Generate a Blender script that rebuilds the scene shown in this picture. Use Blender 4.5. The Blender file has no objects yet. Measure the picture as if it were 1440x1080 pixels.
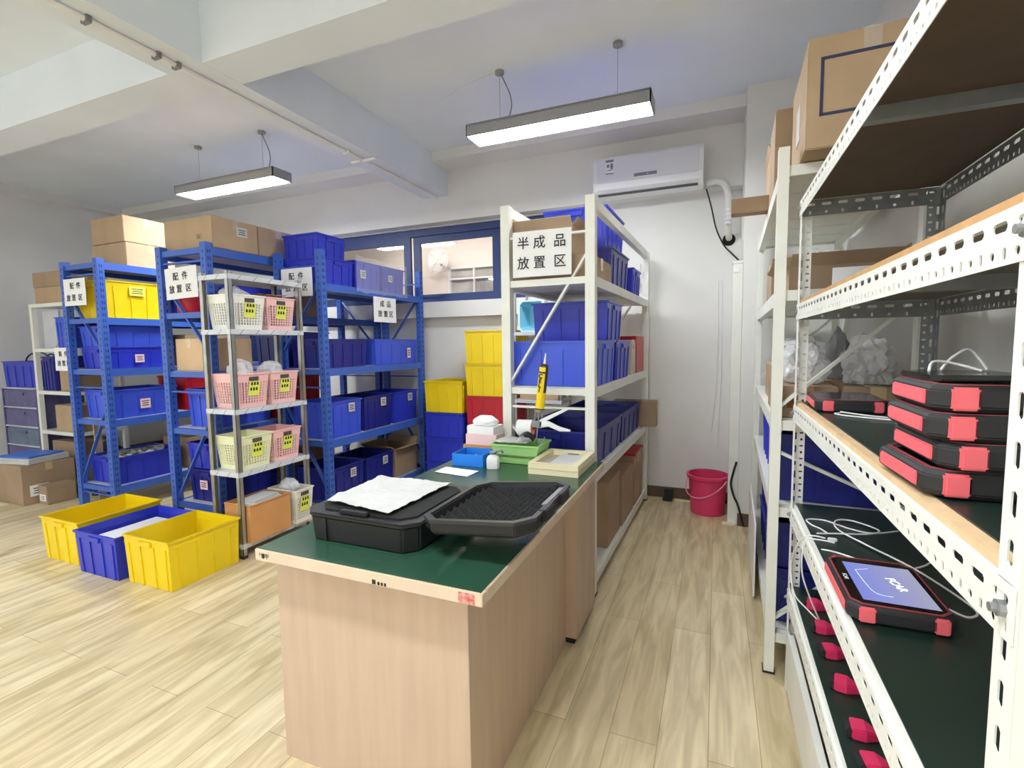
import bpy, bmesh, math, random
from mathutils import Vector, Matrix, noise
SC = bpy.context.scene
COL = SC.collection
random.seed(7)
R_ = math.radians

# ------------------------------------------------------------------ camera, world, exposure
cam_d = bpy.data.cameras.new('camera'); cam = bpy.data.objects.new('camera', cam_d); COL.objects.link(cam)
SC.camera = cam
yaw, pit, rol = .392597, -.0817622, -.0130096
cam_d.sensor_width = 36.0; cam_d.lens = 694.46 / 1440 * 36.0
cam_d.clip_start = .05; cam_d.clip_end = 60
_f = Vector((-math.sin(yaw) * math.cos(pit), math.cos(yaw) * math.cos(pit), math.sin(pit)))
_r = Vector((math.cos(yaw), math.sin(yaw), 0)); _u = _r.cross(_f)
_r2 = math.cos(rol) * _r + math.sin(rol) * _u; _u2 = -math.sin(rol) * _r + math.cos(rol) * _u
_m = Matrix((_r2, _u2, -_f)).transposed().to_4x4(); _m.translation = (0, 0, 1.4)
cam.matrix_world = _m
SC.view_settings.view_transform = 'Standard'; SC.view_settings.look = 'None'
SC.view_settings.exposure = 0.13; SC.view_settings.gamma = 1.0; SC.view_settings.use_curve_mapping = False
world = bpy.data.worlds.new('World'); SC.world = world; world.use_nodes = True
world.node_tree.nodes['Background'].inputs[0].default_value = (.9, .95, 1, 1)
world.node_tree.nodes['Background'].inputs[1].default_value = 1.7
SC.cycles.use_denoising = True
SC.cycles.max_bounces = 8; SC.cycles.diffuse_bounces = 5; SC.cycles.transparent_max_bounces = 12
SC.cycles.sample_clamp_indirect = 6.0
LAMP_STRENGTH = 68.0

# ------------------------------------------------------------------ materials
def lin(c):
    return tuple(((v / 255) / 12.92 if v / 255 <= .04045 else ((v / 255 + .055) / 1.055) ** 2.4) for v in c)
MATS = {}
def mat(name, rgb, rough=.5, metal=0.0, var=.0, scale=8.0, emis=0, trans=0.0, alpha=1.0, bump=0.0, bscale=60.0, stretch=None, rgb2=None, spec=.5):
    if name in MATS: return MATS[name]
    m = bpy.data.materials.new(name); m.use_nodes = True; nt = m.node_tree
    b = nt.nodes['Principled BSDF']; c = lin(rgb)
    b.inputs['Base Color'].default_value = (*c, 1); b.inputs['Roughness'].default_value = rough
    b.inputs['Metallic'].default_value = metal; b.inputs['Specular IOR Level'].default_value = spec
    if alpha < 1: b.inputs['Alpha'].default_value = alpha
    if trans: b.inputs['Transmission Weight'].default_value = trans
    if emis:
        b.inputs['Emission Color'].default_value = (*c, 1); b.inputs['Emission Strength'].default_value = emis
    if var or rgb2 or bump:
        tc = nt.nodes.new('ShaderNodeTexCoord'); mp = nt.nodes.new('ShaderNodeMapping')
        nt.links.new(tc.outputs['Object'], mp.inputs['Vector'])
        if stretch: mp.inputs['Scale'].default_value = stretch
        if var or rgb2:
            n = nt.nodes.new('ShaderNodeTexNoise'); n.inputs['Scale'].default_value = scale; n.inputs['Detail'].default_value = 4
            nt.links.new(mp.outputs[0], n.inputs['Vector'])
            r = nt.nodes.new('ShaderNodeValToRGB'); c2 = lin(rgb2) if rgb2 else tuple(min(1, v * (1 + var)) for v in c)
            r.color_ramp.elements[0].color = (*tuple(v * (1 - var) for v in c), 1); r.color_ramp.elements[0].position = .35
            r.color_ramp.elements[1].color = (*c2, 1); r.color_ramp.elements[1].position = .68
            nt.links.new(n.outputs['Fac'], r.inputs[0]); nt.links.new(r.outputs[0], b.inputs['Base Color'])
        if bump:
            n2 = nt.nodes.new('ShaderNodeTexNoise'); n2.inputs['Scale'].default_value = bscale
            nt.links.new(mp.outputs[0], n2.inputs['Vector'])
            bp = nt.nodes.new('ShaderNodeBump'); bp.inputs['Strength'].default_value = bump; bp.inputs['Distance'].default_value = .002
            nt.links.new(n2.outputs['Fac'], bp.inputs['Height']); nt.links.new(bp.outputs[0], b.inputs['Normal'])
    MATS[name] = m
    return m
def floor_mat():
    m = bpy.data.materials.new('oak_floor'); m.use_nodes = True; nt = m.node_tree; b = nt.nodes['Principled BSDF']
    N = nt.nodes.new; L = nt.links.new
    tc = N('ShaderNodeTexCoord'); mp = N('ShaderNodeMapping'); mp.inputs['Rotation'].default_value = (0, 0, R_(90))
    L(tc.outputs['Object'], mp.inputs['Vector'])
    br = N('ShaderNodeTexBrick'); br.inputs['Scale'].default_value = 1.0; br.inputs['Brick Width'].default_value = 1.22
    br.inputs['Row Height'].default_value = .165; br.inputs['Mortar Size'].default_value = .0015; br.offset = .37
    br.inputs['Color1'].default_value = (*lin((228, 214, 180)), 1); br.inputs['Color2'].default_value = (*lin((212, 196, 158)), 1)
    br.inputs['Mortar'].default_value = (*lin((176, 156, 118)), 1)
    L(mp.outputs[0], br.inputs['Vector'])
    mp2 = N('ShaderNodeMapping'); mp2.inputs['Scale'].default_value = (7, .8, 1); L(tc.outputs['Object'], mp2.inputs['Vector'])
    n = N('ShaderNodeTexNoise'); n.inputs['Scale'].default_value = 3.0; n.inputs['Detail'].default_value = 6; n.inputs['Distortion'].default_value = .7
    L(mp2.outputs[0], n.inputs['Vector'])
    r = N('ShaderNodeValToRGB'); r.color_ramp.elements[0].position = .35; r.color_ramp.elements[0].color = (.74, .70, .62, 1)
    r.color_ramp.elements[1].position = .62; r.color_ramp.elements[1].color = (1.05, 1.04, 1.02, 1); L(n.outputs['Fac'], r.inputs[0])
    # knots
    mp3 = N('ShaderNodeMapping'); mp3.inputs['Scale'].default_value = (3.2, 1.5, 1); L(tc.outputs['Object'], mp3.inputs['Vector'])
    v = N('ShaderNodeTexVoronoi'); v.inputs['Scale'].default_value = 1.0; L(mp3.outputs[0], v.inputs['Vector'])
    r3 = N('ShaderNodeValToRGB'); r3.color_ramp.elements[0].position = .03; r3.color_ramp.elements[0].color = (.62, .54, .44, 1)
    r3.color_ramp.elements[1].position = .16; r3.color_ramp.elements[1].color = (1, 1, 1, 1); L(v.outputs['Distance'], r3.inputs[0])
    mx = N('ShaderNodeMix'); mx.data_type = 'RGBA'; mx.blend_type = 'MULTIPLY'; mx.inputs[0].default_value = 1
    L(br.outputs['Color'], mx.inputs[6]); L(r.outputs[0], mx.inputs[7])
    mx2 = N('ShaderNodeMix'); mx2.data_type = 'RGBA'; mx2.blend_type = 'MULTIPLY'; mx2.inputs[0].default_value = .8
    L(mx.outputs[2], mx2.inputs[6]); L(r3.outputs[0], mx2.inputs[7])
    L(mx2.outputs[2], b.inputs['Base Color']); b.inputs['Roughness'].default_value = .38
    return m
def glass_mat():
    m = bpy.data.materials.new('window_glass'); m.use_nodes = True; nt = m.node_tree
    out = nt.nodes['Material Output']; t = nt.nodes.new('ShaderNodeBsdfTransparent'); g = nt.nodes.new('ShaderNodeBsdfGlossy')
    g.inputs['Roughness'].default_value = .03; mx = nt.nodes.new('ShaderNodeMixShader'); mx.inputs[0].default_value = .07
    nt.links.new(t.outputs[0], mx.inputs[1]); nt.links.new(g.outputs[0], mx.inputs[2]); nt.links.new(mx.outputs[0], out.inputs['Surface'])
    return m
def film_mat(name, op, tint=(1, 1, 1)):
    m = bpy.data.materials.new(name); m.use_nodes = True; nt = m.node_tree; b = nt.nodes['Principled BSDF']
    b.inputs['Base Color'].default_value = (*tint, 1); b.inputs['Roughness'].default_value = .18; b.inputs['Alpha'].default_value = op
    tc = nt.nodes.new('ShaderNodeTexCoord'); n2 = nt.nodes.new('ShaderNodeTexNoise'); n2.inputs['Scale'].default_value = 22; n2.inputs['Detail'].default_value = 3
    nt.links.new(tc.outputs['Object'], n2.inputs['Vector'])
    bp = nt.nodes.new('ShaderNodeBump'); bp.inputs['Strength'].default_value = .6; bp.inputs['Distance'].default_value = .02
    nt.links.new(n2.outputs['Fac'], bp.inputs['Height']); nt.links.new(bp.outputs[0], b.inputs['Normal'])
    return m
M_floor = floor_mat(); M_glass = glass_mat(); M_film = film_mat('clear_film', .2); M_bag = film_mat('milky_bag', .55, (.85, .86, .88))
M_wall = mat('wall_paint', (228, 227, 222), .85, var=.03, scale=2)
M_wallg = mat('wall_paint_grey', (226, 227, 230), .85, var=.03, scale=2)
M_ceil = mat('ceiling_paint', (230, 237, 245), .9, var=.03, scale=1.5)
M_blue = mat('blue_steel', (62, 100, 188), .35, var=.08, scale=5)
M_shelfg = mat('grey_shelf_board', (196, 198, 204), .5, var=.04)
M_white = mat('cream_white_steel', (232, 233, 224), .4, var=.03, scale=6)
M_perf = mat('white_angle_steel', (236, 237, 230), .4, var=.04, scale=5)
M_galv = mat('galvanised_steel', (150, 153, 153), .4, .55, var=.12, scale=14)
M_chrome = mat('brushed_post', (176, 174, 168), .3, .7, var=.1, scale=10)
M_mdf = mat('mdf_board', (196, 152, 100), .7, var=.08, scale=20)
M_mdfp = mat('mdf_pale', (222, 190, 148), .65, var=.08, scale=20)
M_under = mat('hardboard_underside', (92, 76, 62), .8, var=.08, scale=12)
M_mat = mat('dark_green_mat', (26, 44, 38), .38, var=.1, scale=6)
M_green = mat('desk_green', (44, 80, 62), .22, var=.08, scale=3)
M_desk = mat('pale_wood_laminate', (196, 172, 150), .5, var=.06, scale=4, stretch=(6, 6, .5))
M_desks = mat('pale_wood_edge', (216, 196, 172), .5, var=.05, scale=6)
M_cb = mat('cardboard', (180, 154, 122), .8, var=.06, scale=6)
M_cb2 = mat('cardboard_dull', (164, 140, 114), .8, var=.07, scale=6)
M_cbo = mat('cardboard_orange', (206, 150, 92), .75, var=.06, scale=6)
M_cbi = mat('cardboard_inside', (150, 122, 92), .85, var=.06, scale=6)
M_tape = mat('packing_tape', (206, 180, 140), .12, spec=.8)
M_cblue = mat('crate_blue', (48, 60, 190), .3, var=.06, scale=4)
M_clight = mat('crate_mid_blue', (66, 92, 214), .3, var=.06, scale=4)
M_cnavy = mat('crate_navy', (34, 40, 130), .35, var=.06, scale=4)
M_cyel = mat('crate_yellow', (236, 206, 22), .3, var=.04, scale=4)
M_cred = mat('crate_red', (190, 30, 48), .35, var=.06, scale=4)
M_paper = mat('white_paper', (240, 240, 240), .8)
M_paperg = mat('dirty_white_paper', (196, 196, 194), .8, var=.04)
M_ink = mat('black_ink', (25, 25, 28), .7)
M_yl = mat('yellow_note', (226, 232, 96), .7)
M_pl = mat('pink_note', (240, 205, 205), .7)
M_black = mat('black_plastic', (24, 25, 27), .45, var=.1, scale=20)
M_blackg = mat('black_gloss', (10, 10, 12), .12)
M_rubber = mat('black_rubber', (34, 34, 36), .6)
M_foam = mat('black_foam', (24, 24, 25), .95)
M_pink = mat('salmon_grip', (240, 108, 116), .5, var=.04)
M_pinkd = mat('magenta_connector', (214, 48, 96), .4)
M_bucket = mat('bucket_pink', (222, 62, 110), .35)
M_bwhite = mat('basket_white', (240, 238, 228), .4)
M_bpink = mat('basket_pink', (244, 196, 192), .4)
M_bcream = mat('basket_cream', (236, 238, 196), .4)
M_bgreen = mat('basket_green', (164, 214, 134), .4)
M_cyan = mat('tub_cyan', (150, 212, 230), .4)
M_plw = mat('white_plastic', (238, 238, 238), .35)
M_acw = mat('ac_white', (238, 238, 236), .3)
M_grey = mat('grey_plastic', (128, 128, 130), .4)
M_lamp = mat('lamp_housing', (150, 150, 152), .45)
M_navy = mat('window_navy', (48, 66, 116), .45, var=.06)
M_cream = mat('cream_foam', (238, 228, 190), .7)
M_bb = mat('bright_blue_card', (22, 128, 232), .5)
M_dark = mat('dark_void', (12, 12, 12), .9)
M_brown = mat('brown_skirting', (96, 76, 62), .6)
M_emit = mat('lamp_diffuser', (247, 251, 255), .5, emis=LAMP_STRENGTH)

# ------------------------------------------------------------------ mesh builder
class MB:
    def __init__(s): s.v = []; s.f = []; s.mi = []; s.cur = 0
    def poly(s, pts, faces):
        o = len(s.v); s.v += [tuple(p) for p in pts]
        for f in faces: s.f.append([o + i for i in f]); s.mi.append(s.cur)
        return s
    def box(s, x0, x1, y0, y1, z0, z1):
        p = [(x0, y0, z0), (x1, y0, z0), (x1, y1, z0), (x0, y1, z0), (x0, y0, z1), (x1, y0, z1), (x1, y1, z1), (x0, y1, z1)]
        return s.poly(p, [(0, 3, 2, 1), (4, 5, 6, 7), (0, 1, 5, 4), (1, 2, 6, 5), (2, 3, 7, 6), (3, 0, 4, 7)])
    def taper(s, bx, by, tx, ty, z0, z1, cx=0, cy=0):
        p = [(cx - bx, cy - by, z0), (cx + bx, cy - by, z0), (cx + bx, cy + by, z0), (cx - bx, cy + by, z0),
             (cx - tx, cy - ty, z1), (cx + tx, cy - ty, z1), (cx + tx, cy + ty, z1), (cx - tx, cy + ty, z1)]
        return s.poly(p, [(0, 3, 2, 1), (4, 5, 6, 7), (0, 1, 5, 4), (1, 2, 6, 5), (2, 3, 7, 6), (3, 0, 4, 7)])
    def bar(s, a, b, w, h, up=(0, 0, 1)):
        a = Vector(a); b = Vector(b); d = (b - a).normalized(); u = Vector(up)
        if abs(d.dot(u)) > .95: u = Vector((1, 0, 0))
        sd = d.cross(u).normalized(); u = sd.cross(d)
        p = []
        for q in (a, b):
            for i, j in ((-1, -1), (1, -1), (1, 1), (-1, 1)): p.append(q + sd * (i * w / 2) + u * (j * h / 2))
        return s.poly(p, [(0, 1, 2, 3), (7, 6, 5, 4), (0, 4, 5, 1), (1, 5, 6, 2), (2, 6, 7, 3), (3, 7, 4, 0)])
    def prism(s, outline, z0, z1, sc0=1, sc1=1, c=(0, 0)):
        n = len(outline); p = [(c[0] + (x - c[0]) * sc0, c[1] + (y - c[1]) * sc0, z0) for x, y in outline] + [(c[0] + (x - c[0]) * sc1, c[1] + (y - c[1]) * sc1, z1) for x, y in outline]
        return s.poly(p, [tuple(range(n))[::-1], tuple(range(n, 2 * n))] + [(i, (i + 1) % n, n + (i + 1) % n, n + i) for i in range(n)])
    def rings(s, rings, cap0=True, cap1=True, closed=False):
        n = len(rings[0]); pts = [p for r in rings for p in r]; fs = []
        k = len(rings)
        for j in range(k if closed else k - 1):
            for i in range(n): fs.append((j * n + i, j * n + (i + 1) % n, ((j + 1) % k) * n + (i + 1) % n, ((j + 1) % k) * n + i))
        if not closed:
            if cap0: fs.append(tuple(range(n))[::-1])
            if cap1: fs.append(tuple(range((k - 1) * n, k * n)))
        return s.poly(pts, fs)
    def lathe(s, prof, n=24, c=(0, 0, 0), cap0=True, cap1=True):
        return s.rings([[(c[0] + r * math.cos(2 * math.pi * i / n), c[1] + r * math.sin(2 * math.pi * i / n), c[2] + z) for i in range(n)] for r, z in prof], cap0, cap1)
    def tube(s, pts, r, n=8, smooth=True, closed=False):
        P = [Vector(p) for p in pts]
        if smooth and len(P) > 2:
            Q = []
            for i in range(len(P) - 1):
                a = P[max(i - 1, 0)]; b = P[i]; c = P[i + 1]; d = P[min(i + 2, len(P) - 1)]
                for k in range(6):
                    t = k / 6
                    Q.append(.5 * ((2 * b) + (c - a) * t + (2 * a - 5 * b + 4 * c - d) * t * t + (3 * b - a - 3 * c + d) * t ** 3))
            P = Q + [P[-1]]
        rs = []; prev = None
        for i, p in enumerate(P):
            d = (P[min(i + 1, len(P) - 1)] - P[max(i - 1, 0)]).normalized()
            if prev is None: u = d.orthogonal().normalized()
            else:
                u = prev - d * prev.dot(d)
                u = u.normalized() if u.length > 1e-6 else d.orthogonal().normalized()
            prev = u; w = d.cross(u)
            rs.append([p + (u * math.cos(2 * math.pi * k / n) + w * math.sin(2 * math.pi * k / n)) * r for k in range(n)])
        return s.rings(rs)
    def grid(s, nx, ny, fn):
        pts = [fn(i / nx, j / ny) for j in range(ny + 1) for i in range(nx + 1)]
        return s.poly(pts, [(j * (nx + 1) + i, j * (nx + 1) + i + 1, (j + 1) * (nx + 1) + i + 1, (j + 1) * (nx + 1) + i) for j in range(ny) for i in range(nx)])
    def xf(s, M, start=0):
        s.v = s.v[:start] + [tuple(M @ Vector(p)) for p in s.v[start:]]; return s
    def mesh(s, name, mats, bevel=0, smooth=False):
        me = bpy.data.meshes.new(name); me.from_pydata(s.v, [], s.f)
        for m in (mats if isinstance(mats, (list, tuple)) else [mats]): me.materials.append(m)
        for p, i in zip(me.polygons, s.mi): p.material_index = i
        bm = bmesh.new(); bm.from_mesh(me); bmesh.ops.recalc_face_normals(bm, faces=bm.faces)
        if bevel:
            bmesh.ops.bevel(bm, geom=[e for e in bm.edges if len(e.link_faces) == 2 and e.calc_face_angle(0) > .6], offset=bevel, segments=2, affect='EDGES', clamp_overlap=True)
        bm.to_mesh(me); bm.free()
        if smooth:
            for p in me.polygons: p.use_smooth = True
            try: me.set_sharp_from_angle(angle=R_(35))
            except Exception: pass
        me.update(); return me
def link(name, me, parent=None, loc=(0, 0, 0), rotz=0, label=None):
    o = bpy.data.objects.new(name, me); COL.objects.link(o); o.location = loc; o.rotation_euler = (0, 0, rotz)
    if parent: o.parent = parent
    if label: o['label'] = label
    return o
def part(name, mb, m, parent, bevel=0, smooth=False, label=None):
    return link(name, mb.mesh(name, m, bevel, smooth), parent, label=label)
def tag(o, label, cat, group=None):
    o['label'] = label; o['category'] = cat
    if group: o['group'] = group
    return o
def thing(name, label, cat, loc=(0, 0, 0), rotz=0, group=None):
    o = bpy.data.objects.new(name, None); o.empty_display_size = .05; COL.objects.link(o)
    o.location = loc; o.rotation_euler = (0, 0, rotz); return tag(o, label, cat, group)
def single(name, mb, m, label, cat, loc=(0, 0, 0), rotz=0, group=None, bevel=0, smooth=False):
    return tag(link(name, mb.mesh(name, m, bevel, smooth), None, loc, rotz), label, cat, group)
def struct(name, mb, m, parent=None, bevel=0):
    o = link(name, mb.mesh(name, m, bevel), parent)
    if not parent: o['kind'] = 'structure'
    return o
def text(name, s, size, parent, M, m=None, extrude=.0004, bold=0):
    cu = bpy.data.curves.new(name, 'FONT'); cu.body = s; cu.size = size; cu.extrude = extrude; cu.align_x = 'CENTER'; cu.align_y = 'CENTER'; cu.offset = bold
    cu.resolution_u = 3
    t = bpy.data.objects.new(name, cu); COL.objects.link(t)
    bpy.context.view_layer.update()
    me = bpy.data.meshes.new_from_object(t.evaluated_get(bpy.context.evaluated_depsgraph_get())); bpy.data.objects.remove(t)
    me.materials.clear(); me.materials.append(m or M_ink); me.transform(M)
    return link(name, me, parent)
FRONT = Matrix.Rotation(R_(90), 4, 'X')                       # readable from -y
SIDE = Matrix.Rotation(R_(90), 4, 'Z') @ Matrix.Rotation(R_(90), 4, 'X')   # readable from +x
def T(x, y, z): return Matrix.Translation((x, y, z))

# ------------------------------------------------------------------ the room
XL, XR, YF, YB, ZC = -7.3, .80, 4.56, -4.2, 3.2
struct('floor', MB().box(XL, XR, YB, YF + .14, -.1, 0), M_floor)
struct('ceiling', MB().box(XL - .1, XR + .1, YB - .1, YF + .2, ZC, ZC + .12), M_ceil)
struct('wall_left', MB().box(XL - .12, XL, YB, YF + .14, 0, .9).box(XL - .12, XL, YB, YF + .14, 2.8, ZC).box(XL - .12, XL, .6, YF + .14, .9, 2.8).box(XL - .12, XL, YB, YB + .4, .9, 2.8), M_wallg)  # near part left open, out of view, to let in fill light
q = MB().box(XL - .08, XL - .04, YB + .4, .6, .9, .95).box(XL - .08, XL - .04, YB + .4, .6, 2.75, 2.8)
for k in range(4): yy = YB + .4 + (.15 - YB) * k / 3; q.box(XL - .08, XL - .04, yy, yy + .05, .95, 2.75)
struct('window_5', q, M_plw)  # added window frame, unseen, in the opening for fill light
struct('wall_right', MB().box(XR, XR + .12, YB, YF + .14, 0, ZC), M_wall)
bw = MB().box(XL, XR, YB - .12, YB, 0, .9).box(XL, XR, YB - .12, YB, 2.8, ZC)
for x0, x1 in ((XL, XL + .3), (-3.6, -3.2), (XR - .3, XR)): bw.box(x0, x1, YB - .12, YB, .9, 2.8)
struct('wall_behind', bw, M_wall)  # wide openings added behind the camera so sky light fills the room
for i, (x0, x1) in enumerate(((XL + .3, -3.6), (-3.2, XR - .3))):
    q = MB().box(x0, x1, YB - .08, YB - .04, .9, .95).box(x0, x1, YB - .08, YB - .04, 2.75, 2.8)
    for k in range(4): xx = x0 + (x1 - x0 - .05) * k / 3; q.box(xx, xx + .05, YB - .08, YB - .04, .95, 2.75)
    struct('window_%d' % (3 + i), q, M_plw)  # added unseen window frames in the fill light openings
WX0, WX1, WZ0, WZ1 = -4.6, -1.5, 1.85, 2.62
w = MB(); w.box(XL, XR, YF, YF + .14, 0, WZ0 - .01); w.box(XL, XR, YF, YF + .14, WZ1, ZC); w.box(XL, WX0, YF, YF + .14, WZ0 - .01, WZ1); w.box(WX1, XR, YF, YF + .14, WZ0 - .01, WZ1)
struct('wall_far', w, M_wall)
struct('trim_1', MB().box(XL, .17, 4.43, YF, 2.63, ZC), M_wall)            # beam over the windows
struct('trim_2', MB().box(XL, .17, 4.14, 4.43, 3.11, ZC), M_wall)          # cornice
struct('trim_3', MB().box(.17, XR, 4.03, YF, 0, ZC), M_wall)               # pillar in the corner
struct('trim_4', MB().box(XL, XL + .15, YB, 4.14, 3.12, ZC), M_wallg)
struct('trim_5', MB().box(-2.77, -2.50, YB, 4.43, 2.875, ZC), M_ceil)      # beam running to the far wall
b = MB(); b.box(XL, -2.77, 1.885, 2.12, 2.876, ZC); b.box(-2.50, XR, 1.885, 2.12, 2.876, ZC)
struct('trim_6', b, M_ceil)                                                # beam running across
struct('trim_7', MB().box(-4.5, -1.5, 4.44, YF, 1.68, WZ0 - .012), M_wall)   # sill ledge
struct('baseboard_far', MB().box(XL, .17, YF - .018, YF, 0, .095), M_brown)
struct('baseboard_left', MB().box(XL, XL + .018, YB, YF - .02, 0, .095), M_brown)
struct('baseboard_pillar', MB().box(.17, XR, 4.012, 4.03, 0, .095), M_brown)
# conduit along the beam
cd = MB().tube([(-2.62, YB + .02, 2.862), (-2.62, 0, 2.862), (-2.62, 3.3, 2.862), (-2.62, 4.42, 2.862)], .014, smooth=False)
con = thing('cable_conduit', 'thin white conduit pipe clipped along underside of the ceiling beam', 'conduit', (0, 0, 0))
part('pipe', cd, M_plw, con, smooth=True)
for yy in (1.42, 1.72, 1.82, 3.1): part('clip', MB().box(-2.645, -2.595, yy, yy + .02, 2.845, 2.875), M_grey if yy < 3 else M_plw, con)
part('junction_bracket', MB().box(-2.72, -2.50, 3.28, 3.31, 2.848, 2.864), M_plw, con)

# window to the corridor
wn = struct('window_1', MB().box(WX0, WX1, YF + .03, YF + .09, WZ1 - .07, WZ1).box(WX0, WX1, YF + .03, YF + .09, WZ0 - .008, WZ0 + .055), M_navy)
def rframe(x0, x1, y0, y1): return MB().box(x0, x0 + .085, y0, y1, WZ0 + .056, WZ1 - .071).box(x1 - .085, x1, y0, y1, WZ0 + .056, WZ1 - .071).box(x0 + .085, x1 - .085, y0, y1, WZ1 - .14, WZ1 - .071).box(x0 + .085, x1 - .085, y0, y1, WZ0 + .056, WZ0 + .085)
for i, (x0, x1) in enumerate(((-4.58, -3.06), (-3.04, -2.02), (-2.0, -1.52))):
    sh = part('sash', rframe(x0, x1, YF + (.025 if i == 0 else .055), YF + (.055 if i == 0 else .085)), M_navy, wn)
    part('pane', MB().box(x0 + .085, x1 - .085, YF + .045, YF + .049, WZ0 + .084, WZ1 - .139) if i == 0 else MB().box(x0 + .085, x1 - .085, YF + .068, YF + .072, WZ0 + .084, WZ1 - .139), M_glass, sh)
# corridor outside
M_cor = mat('corridor_paint', (236, 224, 218), .8)
struct('floor_corridor', MB().box(-8, 1, YF + .15, 6.6, -.1, 0), M_floor)
struct('ceiling_corridor', MB().box(-8, 1, YF + .15, 6.75, 3.05, 3.15), M_ceil)
cw = MB(); a0, a1, c0, c1 = -3.75, -1.6, 2.05, 2.55
cw.box(-8, 1, 6.6, 6.72, 0, c0); cw.box(-8, 1, 6.6, 6.72, c1, 3.05); cw.box(-8, a0, 6.6, 6.72, c0, c1); cw.box(a1, 1, 6.6, 6.72, c0, c1)
struct('wall_corridor', cw, M_cor)
struct('wall_corridor_left', MB().box(-8.1, -8, YF + .15, 6.7, 0, 3.05), M_cor)
struct('wall_corridor_right', MB().box(1, 1.1, YF + .15, 6.7, 0, 3.05), M_cor)
w2 = struct('window_2', MB().box(a0, a1, 6.6, 6.64, c1 - .03, c1).box(a0, a1, 6.6, 6.64, c0, c0 + .03).box(a0, a0 + .03, 6.6, 6.64, c0, c1).box(a1 - .03, a1, 6.6, 6.64, c0, c1).box(a0, a1, 6.602, 6.638, 2.36, 2.385), M_plw)
for k in range(1, 5):
    xx = a0 + (a1 - a0) * k / 5; part('mullion', MB().box(xx - .012, xx + .012, 6.601, 6.639, c0 + .03, c1 - .03), M_plw, w2)
part('pane', MB().box(a0 + .03, a1 - .03, 6.645, 6.65, c0, c1), mat('frosted_grey_pane', (176, 172, 168), .25, var=.25, scale=3), w2)
part('sill', MB().box(a0 - .05, a1 + .05, 6.5, 6.6, c0 - .05, c0), M_plw, w2)
fan = thing('wall_fan', 'round white fan hanging on the wall seen through the right window', 'fan', (-3.85, 6.55, 2.64))
fm = Matrix.Rotation(R_(90), 4, 'X')
part('motor', MB().lathe([(.05, 0), (.06, .02), (.05, .12)], 16).xf(fm @ T(0, 0, -.05)), M_plw, fan, smooth=True)
g = MB()
for r, z in ((.18, .09), (.14, .11), (.10, .125), (.06, .13)):
    g.tube([(r * math.cos(t * math.pi / 12), r * math.sin(t * math.pi / 12), z) for t in range(25)], .004, 5, smooth=False)
for k in range(12):
    t = k * math.pi / 6; g.tube([(0, 0, .135), (.1 * math.cos(t), .1 * math.sin(t), .125), (.18 * math.cos(t), .18 * math.sin(t), .09)], .003, 5, smooth=False)
part('guard', g.xf(fm), M_plw, fan)
bl = MB()
for k in range(4): bl.grid(4, 4, lambda u, v, k=k: ((.02 + .14 * u) * math.cos(k * math.pi / 2 + (v - .5) * 1.2), (.02 + .14 * u) * math.sin(k * math.pi / 2 + (v - .5) * 1.2), .075 + .02 * (v - .5)))
part('blades', bl.xf(fm), M_plw, fan)
part('bracket', MB().box(-.02, .02, -.02, .05, .0, .06).xf(T(0, 0, -.03)), M_plw, fan)

# ------------------------------------------------------------------ lamps
def pendant(cx, cy, label, cords='left', hide=False):
    t = thing('pendant_lamp', label, 'lamp', (cx, cy, 2.78), 0, 'ceiling lamps')
    h = .6; d = .1
    part('housing', MB().box(-h, h, -d, -d + .012, 0, .075).box(-h, h, d - .012, d, 0, .075).box(-h, -h + .012, -d, d, 0, .075).box(h - .012, h, -d, d, 0, .075).box(-h, h, -d, d, .063, .08), M_lamp, t, bevel=.004)
    part('diffuser', MB().box(-h + .012, h - .012, -d + .012, d - .012, .004, .03), M_emit, t)
    for sx in (-.39, .39):
        part('canopy', MB().lathe([(.03, 0), (.03, .02)], 16).xf(T(sx, 0, .40)), M_lamp, t, smooth=True)
        part('suspension_wire', MB().tube([(sx, 0, .08), (sx, 0, .41)], .0012, 6), M_grey, t)
    sx = -.39 if cords == 'left' else .39
    part('power_cord', MB().tube([(sx, 0, .41), (sx + .03, -.01, .36), (sx + .075, .0, .25), (sx + .08, 0, .16), (sx + .04, 0, .08)], .004, 8), M_grey, t, smooth=True)
    return t
pendant(-.975, 3.15, 'long bright lamp with grey housing hanging nearest the air conditioner', 'left')
pendant(-3.95, 3.18, 'long bright lamp with grey housing hanging above the blue racks', 'right')
pendant(-.80, .25, 'added unseen fill lamp hanging over the near end of the aisle')  # this and the next three lamps are added out of view for fill
pendant(-3.95, -.5, 'added unseen fill lamp hanging over the open floor left of the desk', 'right')
pendant(-.975, -2.6, 'added unseen fill lamp at the back of the room behind the aisle')
pendant(-3.95, -2.6, 'added unseen fill lamp at the back of the room behind the open floor', 'right')
part_l = thing('ceiling_tube_lamp', 'bright tube lamp on the corridor ceiling beyond the window', 'lamp', (-3.2, 5.9, 3.0))
part('housing', MB().box(-1.4, 1.4, -.05, .05, .02, .05), M_plw, part_l); part('tube', MB().box(-1.38, 1.38, -.03, .03, 0, .019), mat('tube_light', (255, 250, 240), .5, emis=38), part_l)
single('cable', MB().tube([(-1.405, 3.155, 3.194), (-1.65, 3.22, 3.194), (-1.95, 3.35, 3.194)], .004), M_plw, 'thin white cable run across ceiling from right lamp canopy', 'cable', smooth=True)

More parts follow.
